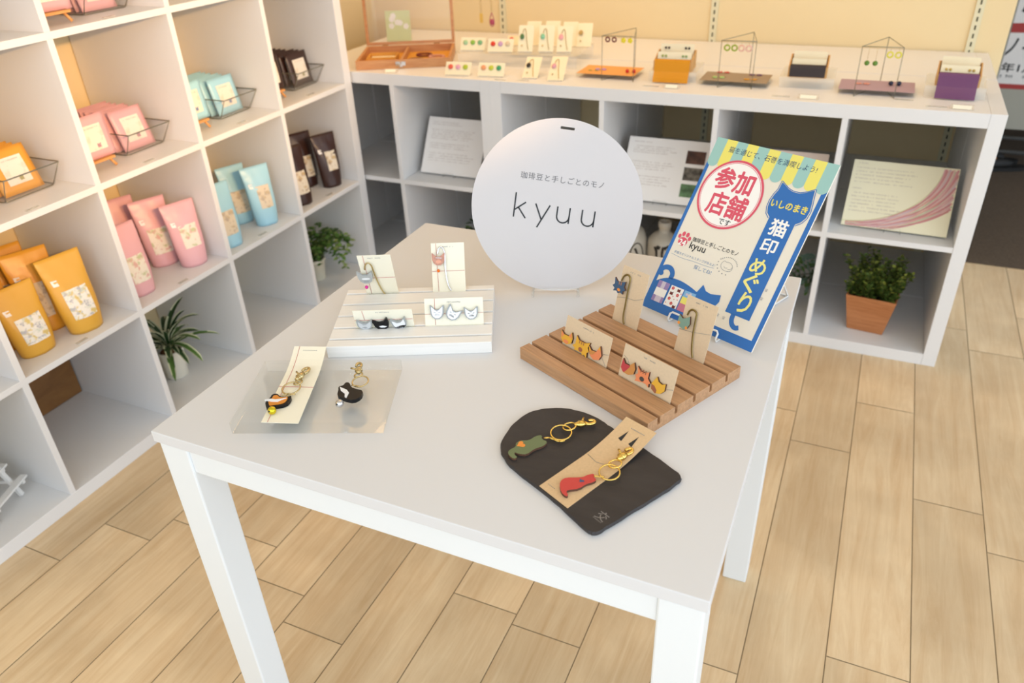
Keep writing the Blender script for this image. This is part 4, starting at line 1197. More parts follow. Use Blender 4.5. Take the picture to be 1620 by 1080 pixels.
# ------------------------------------------------------------------ plants
def leafy(name): 
    return mat(name, {'ivy_leaf': '#557a33', 'ivy_leaf_pale': '#8da05a', 'box_leaf': '#4a5f24', 'box_leaf_light': '#8a9440', 'euca_leaf': '#6f8a7c', 'dark_leaf': '#2c4a24', 'dark_leaf_mid': '#4d6f31', 'leaf_margin': '#d6d8b4'}[name], .45)
def leaf(mb, base, d, n, L, w, m, curl=.2):
    """small pointed folded leaf"""
    base = Vector(base); d = Vector(d).normalized(); n = Vector(n).normalized(); s = d.cross(n)
    if s.length < 1e-4: s = d.orthogonal()
    s.normalize(); n = s.cross(d)
    pr = [(0, 0), (.25, .42), (.5, .5), (.78, .3), (1, 0)]
    mid = [base + d * L * a - n * L * curl * a * a for a, _ in pr]
    lf = [mid[i] + s * w * pr[i][1] + n * w * .15 * (pr[i][1] > 0) for i in range(5)]; rt = [mid[i] - s * w * pr[i][1] + n * w * .15 * (pr[i][1] > 0) for i in range(5)]
    vs = mid + lf[1:4] + rt[1:4]
    fs = [(0, 1, 5), (1, 2, 6, 5), (2, 3, 7, 6), (3, 4, 7), (0, 8, 1), (1, 8, 9, 2), (2, 9, 10, 3), (3, 10, 4)]
    mb.add(vs, fs, m, True)

def dracaena():
    x, y, z = -.692, -.925, L1
    t = thing('potted_dracaena', 'striped dracaena with long arching leaves in a white pot on the lowest shelf', 'potted plant', (x, y, z))
    b = MB(); b.lathe([(0, 0), (.031, 0), (.034, .003), (.0385, .092), (.0385, .096), (.0355, .096), (.0345, .088), (0, .086)], 40)
    b.build('pot', mat('white_ceramic', '#e8e3d3', .35), t)
    b = MB(); b.lathe([(.0348, .0865), (.02, .0905), (0, .092)], 24); b.build('soil', mat('coco_soil', '#8a5635', .95, noise=.4, nscale=200), t)
    f = MB(); rn = random.Random(11)
    for i in range(34):
        an = i * 2.4 + rn.uniform(-.3, .3); el = math.radians(rn.uniform(15, 82)); L = rn.uniform(.10, .175); w = rn.uniform(.016, .023)
        dirh = Vector((math.cos(an), math.sin(an), 0)); s = Vector((-math.sin(an), math.cos(an), 0))
        pts = []; N = 9
        p = Vector((0, 0, .09 + rn.uniform(0, .03))) + dirh * .006; a = el
        for k in range(N):
            pts.append((p.copy(), a)); p = p + (dirh * math.cos(a) + Vector((0, 0, 1)) * math.sin(a)) * (L / (N - 1)); a -= rn.uniform(.10, .22)
        vs = []; fs = []; ms = []
        for k, (q, a) in enumerate(pts):
            u = k / (N - 1); ww = w * (.45 + 2.2 * u * (1 - u)) * (1 if u < 1 else 0)
            up = Vector((0, 0, 1)) * math.cos(a) - dirh * math.sin(a)
            for c, lift in ((-.5, .22), (-.33, .1), (0, 0), (.33, .1), (.5, .22)): 
                vv = q + s * ww * c + up * ww * lift
                lim = .075
                if y + vv.y - (-1.086) < .004: vv.y = -1.082 - y
                if y + vv.y > -.756: vv.y = -.757 - y
                if x + vv.x < -.92: vv.x = -.92 - x
                if z + vv.z > .368: vv.z = .368 - z
                vs.append(vv)
        base = len(f.v)
        for k in range(N - 1):
            for c in range(4):
                i0 = 5 * k + c; fs.append((i0, i0 + 1, i0 + 6, i0 + 5)); ms.append(1 if c in (0, 3) and rn.random() < .9 else (0 if (i % 3) else 2))
        for fc, m_ in zip(fs, ms): pass
        o = len(f.v); f.v += [tuple(q) for q in vs]
        for fc, m_ in zip(fs, ms): f.f.append(tuple(q + o for q in fc)); f.m.append(m_); f.s.append(True)
    f.build('foliage', [leafy('dark_leaf'), leafy('leaf_margin'), leafy('dark_leaf_mid')], t)
dracaena()

def ivy():
    x, y, z = -.672, -.214, L1
    t = thing('potted_ivy', 'variegated ivy trailing over a small cream pot on the lowest shelf by the corner', 'potted plant', (x, y, z))
    b = MB(); b.lathe([(0, 0), (.026, 0), (.028, .003), (.036, .075), (.039, .077), (.039, .088), (.035, .088), (.034, .08), (0, .078)], 36)
    b.build('pot', mat('cream_ceramic', '#e3dcc6', .45), t)
    f = MB(); st = MB(); rn = random.Random(5)
    for i in range(30):
        an = rn.uniform(0, 6.28); p = Vector((.015 * math.cos(an), .015 * math.sin(an), .085)); v = Vector((math.cos(an) * rn.uniform(.1, .5), math.sin(an) * rn.uniform(.1, .5), rn.uniform(1.0, 2.2))).normalized()
        pts = [p.copy()]
        for k in range(12):
            p = p + v * .0150; v = (v + Vector((math.cos(an) * .05, math.sin(an) * .05, -.24))).normalized()
            if p.z < .02: break
            if z + p.z > .350: p.z = .350 - z
            if y + p.y > -.066: p.y = -.066 - y
            if y + p.y < -.365: p.y = -.365 - y
            pts.append(p.copy())
            for q in range(2):
                a2 = rn.uniform(0, 6.28); d = Vector((math.cos(a2), math.sin(a2), rn.uniform(-.5, .4)))
                leaf(f, p, d, (rn.uniform(-.4, .4), rn.uniform(-.4, .4), 1), rn.uniform(.015, .024), rn.uniform(.013, .019), 0 if rn.random() < .62 else 1)
        st.tube(pts, .0007, 5)
    f.build('foliage', [leafy('ivy_leaf'), leafy('ivy_leaf_pale')], t); st.build('stems', leafy('box_leaf'), t)
ivy()

def planter():
    x, y, z = 1.264, .133, .0385
    t = thing('planter_box', 'tapered reddish wooden planter of bushy boxwood in the bottom right cell', 'potted plant', (x, y, z), math.radians(-6))
    a, b_, h = .0535, .074, .128
    vs = []; 
    def ringv(r, zz): return [(-r, -r, zz), (r, -r, zz), (r, r, zz), (-r, r, zz)]
    vs = ringv(a, 0) + ringv(b_, h) + ringv(b_ - .006, h) + ringv(b_ - .009, h - .02)
    fs = [(3, 2, 1, 0)] + [(4 * k + i, 4 * k + (i + 1) % 4, 4 * k + 4 + (i + 1) % 4, 4 * k + 4 + i) for k in range(3) for i in range(4)] + [(12, 13, 14, 15)]
    MB().add(vs, fs).build('box', M_PLANTER, t, .0015)
    d = MB().box(-b_ + .009, b_ - .009, -b_ + .009, b_ - .009, h - .019, h - .012).build('soil', mat('dark_moss_soil', '#2f2a1a', .95), t)
    f = MB(); st = MB(); rn = random.Random(2)
    for i in range(95):
        px, py = rn.uniform(-.062, .062), rn.uniform(-.062, .062)
        p = Vector((px, py, h - .014)); out = Vector((px * 7 + rn.uniform(-.3, .3), py * 7 + rn.uniform(-.3, .3), rn.uniform(.9, 1.8))).normalized()
        L = rn.uniform(.05, .125); pts = [p.copy()]
        for k in range(9):
            p = p + out * (L / 9); out = (out + Vector((rn.uniform(-.12, .12), rn.uniform(-.12, .12), .06))).normalized()
            pts.append(p.copy())
            for q in range(3):
                a2 = rn.uniform(0, 6.28)
                leaf(f, p, (math.cos(a2), math.sin(a2), rn.uniform(.1, .9)), (rn.uniform(-.5, .5), rn.uniform(-.5, .5), 1), rn.uniform(.011, .017), rn.uniform(.007, .011), 0 if rn.random() < .6 + .3 * (k < 5) else 1, .1)
        st.tube(pts, .0008, 4)
    f.build('foliage', [leafy('box_leaf'), leafy('box_leaf_light')], t); st.build('stems', mat('twig', '#4a4a22', .7), t)
planter()

def eucalyptus():
    x, y, z = .985, .165, .0385
    t = thing('potted_eucalyptus', 'grey-green eucalyptus sprays in a pot, half hidden behind the poster board', 'potted plant', (x, y, z))
    b = MB(); b.lathe([(0, 0), (.03, 0), (.036, .075), (.036, .08), (.032, .08), (0, .074)], 28); b.build('pot', mat('grey_pot', '#8d8a84', .6), t)
    f = MB(); st = MB(); rn = random.Random(9)
    for i in range(14):
        an = rn.uniform(-.9, .9) if i < 9 else rn.uniform(0, 6.28); p = Vector((0, 0, .075)); v = Vector((math.cos(an) * .55, math.sin(an) * .5 - .1, 1)).normalized(); pts = [p.copy()]
        for k in range(11):
            p = p + v * .0165; v = (v + Vector((math.cos(an) * .13, math.sin(an) * .08, -.14))).normalized()
            p.x = min(p.x, 1.070 - x); p.z = min(p.z, .325); p.x = max(p.x, .755 - x)
            pts.append(p.copy())
            for sgn in (-1, 1):
                d = Vector((-math.sin(an) * sgn, math.cos(an) * sgn, .4)); L = .022
                if x + p.x + d.x * L > 1.075: continue
                leaf(f, p, d, v, rn.uniform(.014, .021), rn.uniform(.013, .019), 0 if rn.random() < .7 else 1, .05)
        st.tube(pts, .0009, 5)
    f.build('foliage', [leafy('euca_leaf'), leafy('dark_leaf_mid')], t); st.build('stems', mat('twig', '#4a4a22', .7), t)
eucalyptus()
def small_plant():
    x, y, z = -.155, .15, .0385
    t = thing('potted_plant', 'dark green bushy plant in the lower corner cell behind the round sign', 'potted plant', (x, y, z))
    b = MB(); b.lathe([(0, 0), (.028, 0), (.034, .07), (.034, .076), (.031, .076), (0, .07)], 28); b.build('pot', mat('grey_pot', '#8d8a84', .6), t)
    f = MB(); rn = random.Random(4)
    for i in range(150):
        a = rn.uniform(0, 6.28); r = rn.uniform(0, .05); zz = rn.uniform(.075, .16)
        leaf(f, (r * math.cos(a), r * math.sin(a), zz), (math.cos(a), math.sin(a), rn.uniform(-.3, .6)), (0, 0, 1), .024, .014, 0 if rn.random() < .7 else 1)
    f.build('foliage', [leafy('dark_leaf'), leafy('ivy_leaf')], t)
small_plant()

# ------------------------------------------------------------------ mini picnic bench, bottles
def bench():
    t = thing('miniature_bench', 'miniature white wooden picnic bench on the lowest shelf at the left edge', 'ornament', (-.675, -1.566, L1), math.radians(112))
    m = M_WHITE2
    for y in (-.016, .0, .016): 
        b = MB(); b.box(-.075, .075, y - .0072, y + .0072, .082, .088); b.build('top_plank', m, t, .0008)
    for sx in (-1, 1):
        for sy in (-1, 1):
            b = MB(); b.box(-.005, .005, -.005, .005, 0, .094, M=Matrix.Translation((sx * .052, sy * .044, .0024)) @ Matrix.Rotation(sy * .34, 4, 'X')); b.build('leg', m, t, .0006)
        b = MB(); b.box(sx * .052 - .0035 + .007, sx * .052 + .0035 + .007, -.060, .060, .036, .045); b.build('crossbar', m, t, .0006)
        b = MB(); b.box(sx * .052 - .0035 + .007, sx * .052 + .0035 + .007, -.022, .022, .074, .082); b.build('crossbar', m, t, .0006)
    for sy in (-1, 1):
        b = MB(); b.box(-.075, .075, sy * .052 - .009, sy * .052 + .009, .045, .051); b.build('seat_plank', m, t, .0008)
    c = thing('paper_cup', 'small pale green cup standing on the miniature white bench', 'ornament', (-.690, -1.552, L1 + .0882))
    MB().lathe([(0, 0), (.011, 0), (.014, .03), (.013, .03), (.010, .002), (0, .002)], 20).build('cup', mat('pale_green_glaze', '#dfe6da', .4), c)
bench()
def bottles():
    cer = mat('stoneware_glaze', '#b9b1a2', .4, noise=.08, nscale=30); br = mat('brush_ink', '#2a241d', .6)
    def wrap(prof, ang, zz):
        for i in range(len(prof) - 1):
            if prof[i][1] <= zz <= prof[i + 1][1] and prof[i + 1][1] > prof[i][1]:
                k = (zz - prof[i][1]) / (prof[i + 1][1] - prof[i][1]); r = prof[i][0] + (prof[i + 1][0] - prof[i][0]) * k + .0006
                return (r * math.cos(ang), r * math.sin(ang), zz)
        return (.05 * math.cos(ang), .05 * math.sin(ang), zz)
    p1 = [(0, 0), (.050, 0), (.055, .01), (.056, .17), (.054, .205), (.038, .224), (.0215, .232), (.019, .238), (.019, .246), (.0225, .252), (.0225, .270), (.019, .272), (.014, .268), (.013, .240), (0, .238)]
    t = thing('sake_bottle', 'white stoneware sake bottle with a short neck and black brush writing behind the poster', 'bottle', (.578, .125, .0385), 0, 'stoneware bottles in the lower middle cell')
    MB().lathe(p1, 44).build('bottle', cer, t)
    w = MB()
    for st in ([(-.52, .176), (-.42, .160), (-.36, .178)], [(-.34, .182), (-.26, .168), (-.18, .180)], [(-.40, .165), (-.36, .140), (-.44, .112), (-.28, .104)], [(-.46, .128), (-.30, .136)], [(.02, .178), (-.06, .150), (.04, .128), (.30, .126), (.40, .138)], [(.12, .180), (.16, .168)], [(.20, .176), (.34, .184), (.46, .172)], [(-.38, .100), (-.34, .070)], [(-.50, .085), (.30, .078)]):
        pts = [wrap(p1, -PI / 2 + .20 + a, z + .020) for a, z in smooth2(st, 2, False)]
        w.tube(pts, lambda u: .0046 * (1 - .6 * u) + .0004, 6)
    w.build('brush_writing', br, t)
    p2 = [(0, 0), (.055, 0), (.061, .012), (.063, .16), (.060, .20), (.048, .232), (.030, .246), (.024, .250), (.024, .262), (.018, .262), (.018, .245), (0, .243)]
    t = thing('sake_jar', 'white stoneware jar with a brushed black ring half hidden by the round sign', 'bottle', (.460, .11, .0385), 0, 'stoneware bottles in the lower middle cell')
    MB().lathe(p2, 44).build('bottle', cer, t)
    w = MB()
    w.tube([wrap(p2, -PI / 2 + .72 + .40 * math.cos(a), .155 + .048 * math.sin(a)) for a in [2 * PI * i / 24 for i in range(24)]], .002, 6, closed=True)
    w.tube([wrap(p2, -PI / 2 + .60, .185), wrap(p2, -PI / 2 + .80, .155), wrap(p2, -PI / 2 + .65, .125)], lambda u: .0045 * (1 - .7 * u), 6)
    w.build('brush_ring', br, t)
bottles()

# ------------------------------------------------------------------ information panels in the low shelf
def info_panel(label, x, y, yaw, tilt, w, h, extra, paper=None):
    M = panel_matrix(x, y, .4005, math.radians(yaw), math.radians(tilt)) @ Matrix.Translation((-w / 2, 0, 0))
    t = thing('info_panel', label, 'information panel', M=M)
    MB().box(0, w, 0, h, -.005, 0).build('board', paper or M_PAPERW, t)
    s = MB(); extra(s, t, w, h)
    if s.f: s.build('print', mat('faint_brown_print', '#b5a59d', .7), t)
    e = thing('panel_easel', 'clear easel under the %s' % label.split(' leaning')[0], 'easel', M=panel_matrix(x, y, .3933, math.radians(yaw), 0))
    r = .0016; k = MB()
    k.tube([(-.022, r + .0003, -.012), (-.022, r + .0003, .010), (-.022, .014, .010), (.022, .014, .010), (.022, r + .0003, .010), (.022, r + .0003, -.012)], r, 8); k.build('lip', M_ACRS, e)
    k = MB()
    c, sn = math.cos(math.radians(tilt)), math.sin(math.radians(tilt))
    for xx in (-.022, .022):
        k.tube([(xx, r + .0003, -.012), (xx, .0035 + .11 * c, -.11 * sn - .010), (xx, r + .0003, -.115)], r, 8)
    k.build('back_prop', M_ACRS, e)
def lines(s, x0, x1, ys, h=.0034, fill=.75):
    for y in ys: scribble(s, x0, x1 - random.uniform(0, .25) * (x1 - x0), y, h, .0003, fill=fill)
def ex1(s, t, w, h):
    lines(s, .02, w * .6, [h - .018, h - .026]); lines(s, .02, w - .02, [h - .046 - .008 * i for i in range(5)]); lines(s, .02, w - .03, [h - .096 - .008 * i for i in range(3)]); lines(s, .02, w - .02, [h - .132 - .009 * i for i in range(4)])
def ex2(s, t, w, h):
    lines(s, .02, .10, [h - .016]); lines(s, .02, w * .62, [h - .030 - .007 * i for i in range(4)]); lines(s, .02, w * .62, [h - .082 - .008 * i for i in range(4)]); lines(s, .02, w * .6, [h - .13 - .009 * i for i in range(4)])
    pics = (('photo_print', h - .075, mat('photo_brown_room', '#5a3a2c', .5, noise=.6, nscale=40)), ('photo_print', h - .130, mat('photo_animal_grey', '#6f675c', .5, noise=.8, nscale=60)), ('photo_print', h - .185, mat('photo_green_blue', '#5e7f57', .5, noise=.6, nscale=50)))
    for nm, y0, m in pics: MB().add([(w * .70, y0, .0004), (w * .70 + .062, y0, .0004), (w * .70 + .062, y0 + .043, .0004), (w * .70, y0 + .043, .0004)], [(0, 1, 2, 3)]).build(nm, m, t)
def ex4(s, t, w, h):
    lines(s, .012, .05, [h - .010]); lines(s, .012, w * .66, [h - .024 - .011 * i for i in range(5)]); lines(s, .012, .04, [h - .088]); lines(s, .012, w * .6, [h - .102 - .011 * i for i in range(6)])
    cols = ['#d7a7a6', '#cf8f8f', '#c98784', '#d8b2ae', '#cdb6b8', '#d99e90', '#c9868a', '#e0bdb0', '#c3c2a0']
    sw = [MB() for _ in cols]
    rn = random.Random(1)
    for i in range(30):
        k = i / 29
        rx, ry = w * (.87 + .34 * k), h * (1.0 + .12 * k)
        pts = []
        for j in range(40):
            th = PI / 2 * j / 39
            x = rx * math.cos(th); y = 1.05 * h - ry * math.sin(th) + .003 * math.sin(th * 7 + i * 2)
            if .001 <= x <= w - .002 and .001 <= y <= h - .001: pts.append((x, y))
        if len(pts) > 2:
            n_ = len(pts)
            sw[i % len(cols)].ribbon(pts, lambda u: .0055 - .0038 * u, .0003 + .00001 * i)
    for b, c in zip(sw, cols):
        # keep strokes inside the sheet
        b.v = [(min(max(v[0], .0005), w - .0005), min(max(v[1], .0005), h - .0005), v[2]) for v in b.v]
        b.build('swirl', mat('swirl_' + c[1:], c, .7), t)
    g = MB(); g.ribbon([(w * .86 * math.cos(t_), 1.05 * h - .985 * h * math.sin(t_)) for t_ in [PI / 2 * j / 30 for j in range(3, 31)]], .0014, .0008)
    g.v = [(v[0], min(v[1], h - .0005), v[2]) for v in g.v]; g.build('green_line', mat('swirl_green', '#c8cc8e', .7), t)
def ex3(s, t, w, h): lines(s, .02, w * .8, [h - .02 - .012 * i for i in range(8)])
info_panel('white text panel leaning in the upper corner cell left of the round sign', -.2254, .0815, 0, 30, .2415, .2065, ex1)
info_panel('text panel with three photos leaning between the round sign and the poster', .5705, .0612, 0, 34.5, .2859, .2107, ex2)
info_panel('cream panel with a pink brushed swirl leaning in the right-hand upper cell', 1.2703, .0582, -1.6, 37, .2856, .2037, ex4, mat('pale_yellow_sheet', '#efe6c6', .6))
info_panel('pinkish text panel leaning in the cell behind the poster board', .915, .063, 0, 34, .285, .2065, ex3, mat('pale_pink_sheet', '#eeddd2', .6))

# ------------------------------------------------------------------ wares on top of the low shelf
TOP = .7702
def wooden_case():
    yaw = math.radians(24.5)
    ox, oy = -.528, .018
    t = thing('wooden_case', 'flat wooden display case with its glass lid raised on the corner shelf', 'display case', (ox, oy, TOP), yaw)
    w, d, h = .335, .265, .030
    th = .010
    box('front_wall', 0, w, 0, th, 0, h, M_CASE, t, .001); box('back_wall', 0, w, d - th, d, 0, h, M_CASE, t, .001)
    box('side_wall', 0, th, th, d - th, 0, h, M_CASE, t, .001); box('side_wall', w - th, w, th, d - th, 0, h, M_CASE, t, .001)
    box('base', th, w - th, th, d - th, 0, .005, mat('mustard_felt', '#d99a3c', .9), t)
    box('partition', .155, .163, th, d - th, .005, .026, M_CASE, t, .0006)
    k = MB(); k.box(w * .42, w * .42 + .016, -.003, .0002, .010, .024); k.box(w * .42 + .019, w * .42 + .035, -.003, .0002, .010, .024); k.box(w * .42 + .011, w * .42 + .024, -.0042, -.002, .006, .016); k.build('latch', M_SILVER, t, .0006)
    L = bpy.data.objects.new('lid', None); COL.objects.link(L); L.parent = t; L.location = (0, d + .001, h + .0015); L.rotation_euler = (math.radians(-7), 0, 0)
    f = .011
    b = MB(); b.box(0, w, 0, .010, 0, f); b.box(0, w, 0, .010, d - f, d); b.box(0, f, 0, .010, f, d - f); b.box(w - f, w, 0, .010, f, d - f); b.build('lid_frame', M_CASE, L, .001)
    MB().box(f, w - f, .004, .0065, f, d - f).build('lid_glass', M_GLASS, L)
    for x in (.06, w - .08): 
        MB().box(x, x + .022, d - .003, d + .006, h - .0005, h + .0035).build('hinge', M_CHAMP, t)
    # contents
    def inside(x, y, z=.0055): 
        return (ox + x * math.cos(yaw) - y * math.sin(yaw), oy + x * math.sin(yaw) + y * math.cos(yaw), TOP + z)
    o = thing('ring_box', 'low open kraft box inside the wooden case, left compartment', 'box', inside(.03, .06), yaw)
    b = MB(); b.box(0, .105, 0, .004, 0, .022); b.box(0, .105, .086, .09, 0, .022); b.box(0, .004, .004, .086, 0, .022); b.box(.101, .105, .004, .086, 0, .022); b.box(.004, .101, .004, .086, 0, .003); b.build('tray', mat('amber_card', '#d9993f', .7), o)
    MB().box(.006, .099, .006, .084, .004, .012).build('cushion', mat('cream_cushion', '#e7d6b0', .9), o, .003)
    cols = [('dark red bead bracelet at the back of the wooden case', '#7a3428', .225, .175), ('brown bead bracelet at the front of the wooden case', '#8a5a38', .205, .09), ('pale pink bead bracelet at the right of the wooden case', '#d8a08c', .275, .13)]
    for lab, c, x, y in cols:
        b = MB(); R = .028
        for i in range(22):
            a = 2 * PI * i / 22; b.ball((R * math.cos(a), R * .8 * math.sin(a), .0040), .0040, n=8, k=6)
        q = b.build('bead_bracelet', mat('bead_' + c[1:], c, .3)); q.location = inside(x, y, .0056); tag(q, lab, 'bracelet', 'bead bracelets in the wooden case')
wooden_case()
def loose(name, label, cat, x, y, z, w, h, yaw, tilt, m, group=None):
    M = panel_matrix(x, y, z, math.radians(yaw), math.radians(tilt)) @ Matrix.Translation((-w / 2, 0, 0))
    t = thing(name, label, cat, M=M, group=group)
    MB().box(0, w, 0, h, -.0007, 0).build('card', m, t)
    return t
CR = mat('warm_cream_card', '#f2e6c4', .7)
def acr_stand(label, x, y, z, w, yaw, tilt, h=.03):
    """small clear L stand behind a leaning card"""
    M = panel_matrix(x, y, z, math.radians(yaw), math.radians(tilt))
    t = thing('card_holder', label, 'card holder', M=panel_matrix(x, y, z, math.radians(yaw), 0))
    a = math.radians(tilt); r = .0009
    b = MB()
    b.box(-w / 2, w / 2, .0003, .0018, -h * 1.2, .010)                       # foot (Y up, Z to the viewer)
    b.box(-w / 2, w / 2, .0018, .006, .0082, .010)                            # lip
    b.build('foot', M_ACRS, t)
    c = MB(); c.box(-w / 2, w / 2, .0012, h * 1.2, -.0036, -.0022, M=Matrix.Rotation(-a, 4, 'X')); c.build('back_rest', M_ACRS, t)
def button_card(label, x, y, z, yaw, tilt, cols, hold=True, w=.091, h=.046):
    t = loose('button_card', label, 'button card', x, y, z + .0025, w, h, yaw, tilt, CR, 'cards of round buttons on the low shelf')
    for i, c in enumerate(cols):
        b = MB(); b.lathe([(0, 0), (.0078, 0), (.0086, .0015), (.0078, .0036), (.004, .0046), (0, .0048)], 20, c=(w * (.2 + .29 * i), h * .6, .0004)); b.build('button', mat('button_' + c[1:], c, .4), t)
    if hold: acr_stand('clear holder under the %s' % label.replace('cream card of three buttons, ', 'button card of ').split(',')[0], x, y, z, w * .9, yaw, tilt)
button_card('cream card of three buttons, coral, pink and lime, nearest the wooden case', -.1357, .0344, TOP, 7, 37, ['#e0604a', '#dfa0b4', '#b0bd34'])
button_card('cream card of three buttons, peach, lime and green, right of the coral one', -.0181, .047, TOP, 8, 35, ['#e59a6a', '#c2c63c', '#3f9a66'])
button_card('cream card of three buttons, red, mauve and beige, on the riser', -.0627, .222, TOP + .0405, 10, 32, ['#d83a22', '#c79cc0', '#d9c3a0'])
button_card('cream card of three buttons, mint, green and sage, on the riser', -.172, .226, TOP + .0405, 10, 34, ['#a9cc9a', '#8ab548', '#79b07e'])
button_card('cream card with a red button lying at the back of the riser', -.055, .345, TOP + .0405, 10, 62, ['#d8482c'], False, .08, .05)
def riser(label, x, y, w, d, h, yaw=0):
    t = thing('acrylic_riser', label, 'riser', (x, y, TOP), math.radians(yaw))
    MB().box(-w / 2, w / 2, -d / 2, d / 2, h - .003, h).build('top', M_ACRS, t); MB().box(-w / 2, w / 2, -d / 2, -d / 2 + .003, 0, h - .003).build('front', M_ACRS, t); MB().box(-w / 2, w / 2, d / 2 - .003, d / 2, 0, h - .003).build('back', M_ACRS, t)
riser('long clear acrylic riser under the back row of button and charm cards', -.005, .320, .43, .235, .0402, 5)
def charm_card(label, x, y, z, yaw, tilt, c, h=.094, hook=True, hold=True):
    t = loose('charm_card', label, 'charm card', x, y, z + .0025, .052, h, yaw, tilt, CR, 'cream cards with bookmark charms on the low shelf')
    if hook:
        b = MB(); b.tube([(p[0] * .001, p[1] * .001, .002) for p in smooth2([(14, h * 700), (17, h * 860), (24, h * 860), (27, h * 650), (30, h * 380), (37, h * 60)], 2, False)], .0011, 6); b.build('bookmark', M_CHAMP, t)
    b = MB(); b.ball((.013, h * .56, .004), .0075, sc=(1, 1.35, .5), n=14, k=10); b.build('charm', mat('charm_' + c[1:], c, .35), t)
    b = MB(); b.ball((.014, h * .22, .003), .0028, sc=(1, 1.2, .7)); b.build('bead', M_CHAMP, t)
    if hold: acr_stand('clear holder under the %s' % label.replace('cream card with ', ''), x, y, z, .046, yaw, tilt)
charm_card('cream card with black cat and red bow charm on the front edge', .1182, .0564, TOP, 9, 58, '#1d1c1c')
charm_card('cream card with rose pink ribbon charm on the front edge', .2104, .0473, TOP, 10, 60, '#d99aa6', .108)
charm_card('cream card with dark green drop charm on the riser', .022, .245, TOP + .0405, 12, 30, '#4d7344', .09)
charm_card('cream card with mint green drop charm on the riser', .092, .262, TOP + .0405, 12, 30, '#86c29c', .09)
charm_card('cream card with pale pink drop charm on the riser', .155, .272, TOP + .0405, 12, 34, '#eba3a6', .09)
charm_card('cream card with yellow charm in the rear row of the riser', .002, .355, TOP + .0405, 12, 40, '#e6d23e', .092, False, False)
charm_card('cream card with peach charm in the rear row of the riser', .072, .362, TOP + .0405, 12, 40, '#eda67c', .094, False, False)
charm_card('cream card with amber charm in the rear row of the riser', .137, .368, TOP + .0405, 12, 40, '#d99c3a', .092, False, False)
charm_card('cream card with brown charm in the rear row, rightmost on the riser', .190, .372, TOP + .0405, 12, 42, '#b99a5c', .090, False, False)

def earring(label, pos, cols, drop, group, shape='ring', r=.0062):
    """a pair of earrings hanging from a wire at pos (x,y,z) with gap along x"""
    x, y, z = pos
    for i, sx in enumerate((-1, 1)):
        t = thing('earring', label, 'earring', (x + sx * .0105, y, z), 0, group)
        b = MB(); b.tube([(0, .0016, -.0004), (0, 0, .0018), (0, -.0016, 0), (0, -.0012, -drop)], .0004, 5); b.build('ear_hook', M_CHAMP, t)
        b = MB()
        if shape == 'ring': b.ring((0, -.0012, -drop - r), r, .0022, T=Matrix.Rotation(PI / 2, 4, 'X'), n=20)
        elif shape == 'flower':
            for k in range(5):
                a = 2 * PI * k / 5; b.ball((r * .6 * math.cos(a), -.0012, -drop - r + r * .6 * math.sin(a)), r * .5, sc=(1, .5, 1), n=10, k=6)
        else: b.ball((0, -.0012, -drop - r), r, n=14, k=10)
        b.build('drop', mat('ear_' + cols[1:], cols, .25), t)
def lying(label, x, y, z, c, group, kind='ball', r=.006):
    for sx in (-1, 1):
        t = thing('earring', label, 'earring', (x + sx * .0105, y + sx * .001, z), .3 * sx, group)
        b = MB()
        if kind == 'ball': b.ball((0, 0, r), r, n=14, k=8)
        elif kind == 'ring': b.ring((0, 0, .0022), r, .0021, n=20)
        else:
            for k in range(5):
                a = 2 * PI * k / 5; b.ball((r * math.cos(a), r * math.sin(a), .0022), r * .55, sc=(1, 1, .4), n=10, k=6)
        b.build('drop', mat('ear_' + c[1:], c, .25), t)
        b = MB(); b.tube([(.004, .002, .001), (.012, .006, .0012), (.014, .009, .001)], .0005, 5); b.build('ear_hook', M_CHAMP, t)
def earring_stand(label, fl, fr, bk, h, plate, pm, plabel):
    t = thing('earring_stand', label, 'earring stand', ((fl[0] + fr[0]) / 2, fl[1], TOP), 0, 'wire earring stands on the low shelf')
    ox, oy = (fl[0] + fr[0]) / 2, fl[1]
    P = [(p[0] - ox, p[1] - oy) for p in (fl, fr, bk)]
    r = .0010
    for p in P: MB().tube([(*p, .0003), (*p, h)], r, 8).build('post', M_WIRE, t)
    for i, j in ((0, 1), (1, 2), (2, 0)): MB().tube([(*P[i], h), (*P[j], h)], r, 8).build('rail', M_WIRE, t)
    for i, j in ((1, 2), (2, 0)): MB().tube([(*P[i], .0012), (*P[j], .0012)], r, 8).build('foot_rail', M_WIRE, t)
    x0, x1, y0, y1 = plate
    a = thing('acrylic_plate', plabel, 'display plate', ((x0 + x1) / 2, (y0 + y1) / 2, TOP))
    w, d = (x1 - x0) / 2, (y1 - y0) / 2
    MB().box(-w, w, -d, d, .003, .0135).build('block', M_ACR, a, .0004)
    MB().box(-w + .001, w - .001, -d + .001, d - .001, .0137, .0142).build('paper', pm, a)
EG = 'small earrings on the wire stands'
ZP = TOP + .0145
earring_stand('grey wire earring stand over the orange plate with maroon and yellow earrings', (.350, .094), (.452, .098), (.415, .240), .134, (.258, .450, .112, .234), mat('apricot_paper', '#f0aa5e', .7), 'clear acrylic plate covered in apricot orange paper')
earring('maroon ring earring hanging on the first wire stand', (.378, .0951, TOP + .134), '#6a2430', .004, 'maroon earrings')
earring('lemon yellow flower earring hanging on the first wire stand', (.428, .0971, TOP + .134), '#e8d41e', .004, 'yellow flower earrings', 'flower', .0075)
lying('red bead earring lying on the orange paper plate', .428, .150, ZP, '#c9231c', 'red bead earrings')
lying('lilac ring earring lying on the orange paper plate', .322, .170, ZP, '#c79ac0', 'lilac earrings', 'ring')
lying('green leaf earring lying on the orange paper plate', .303, .150, ZP, '#7f9a34', 'green leaf earrings', 'flower', .004)
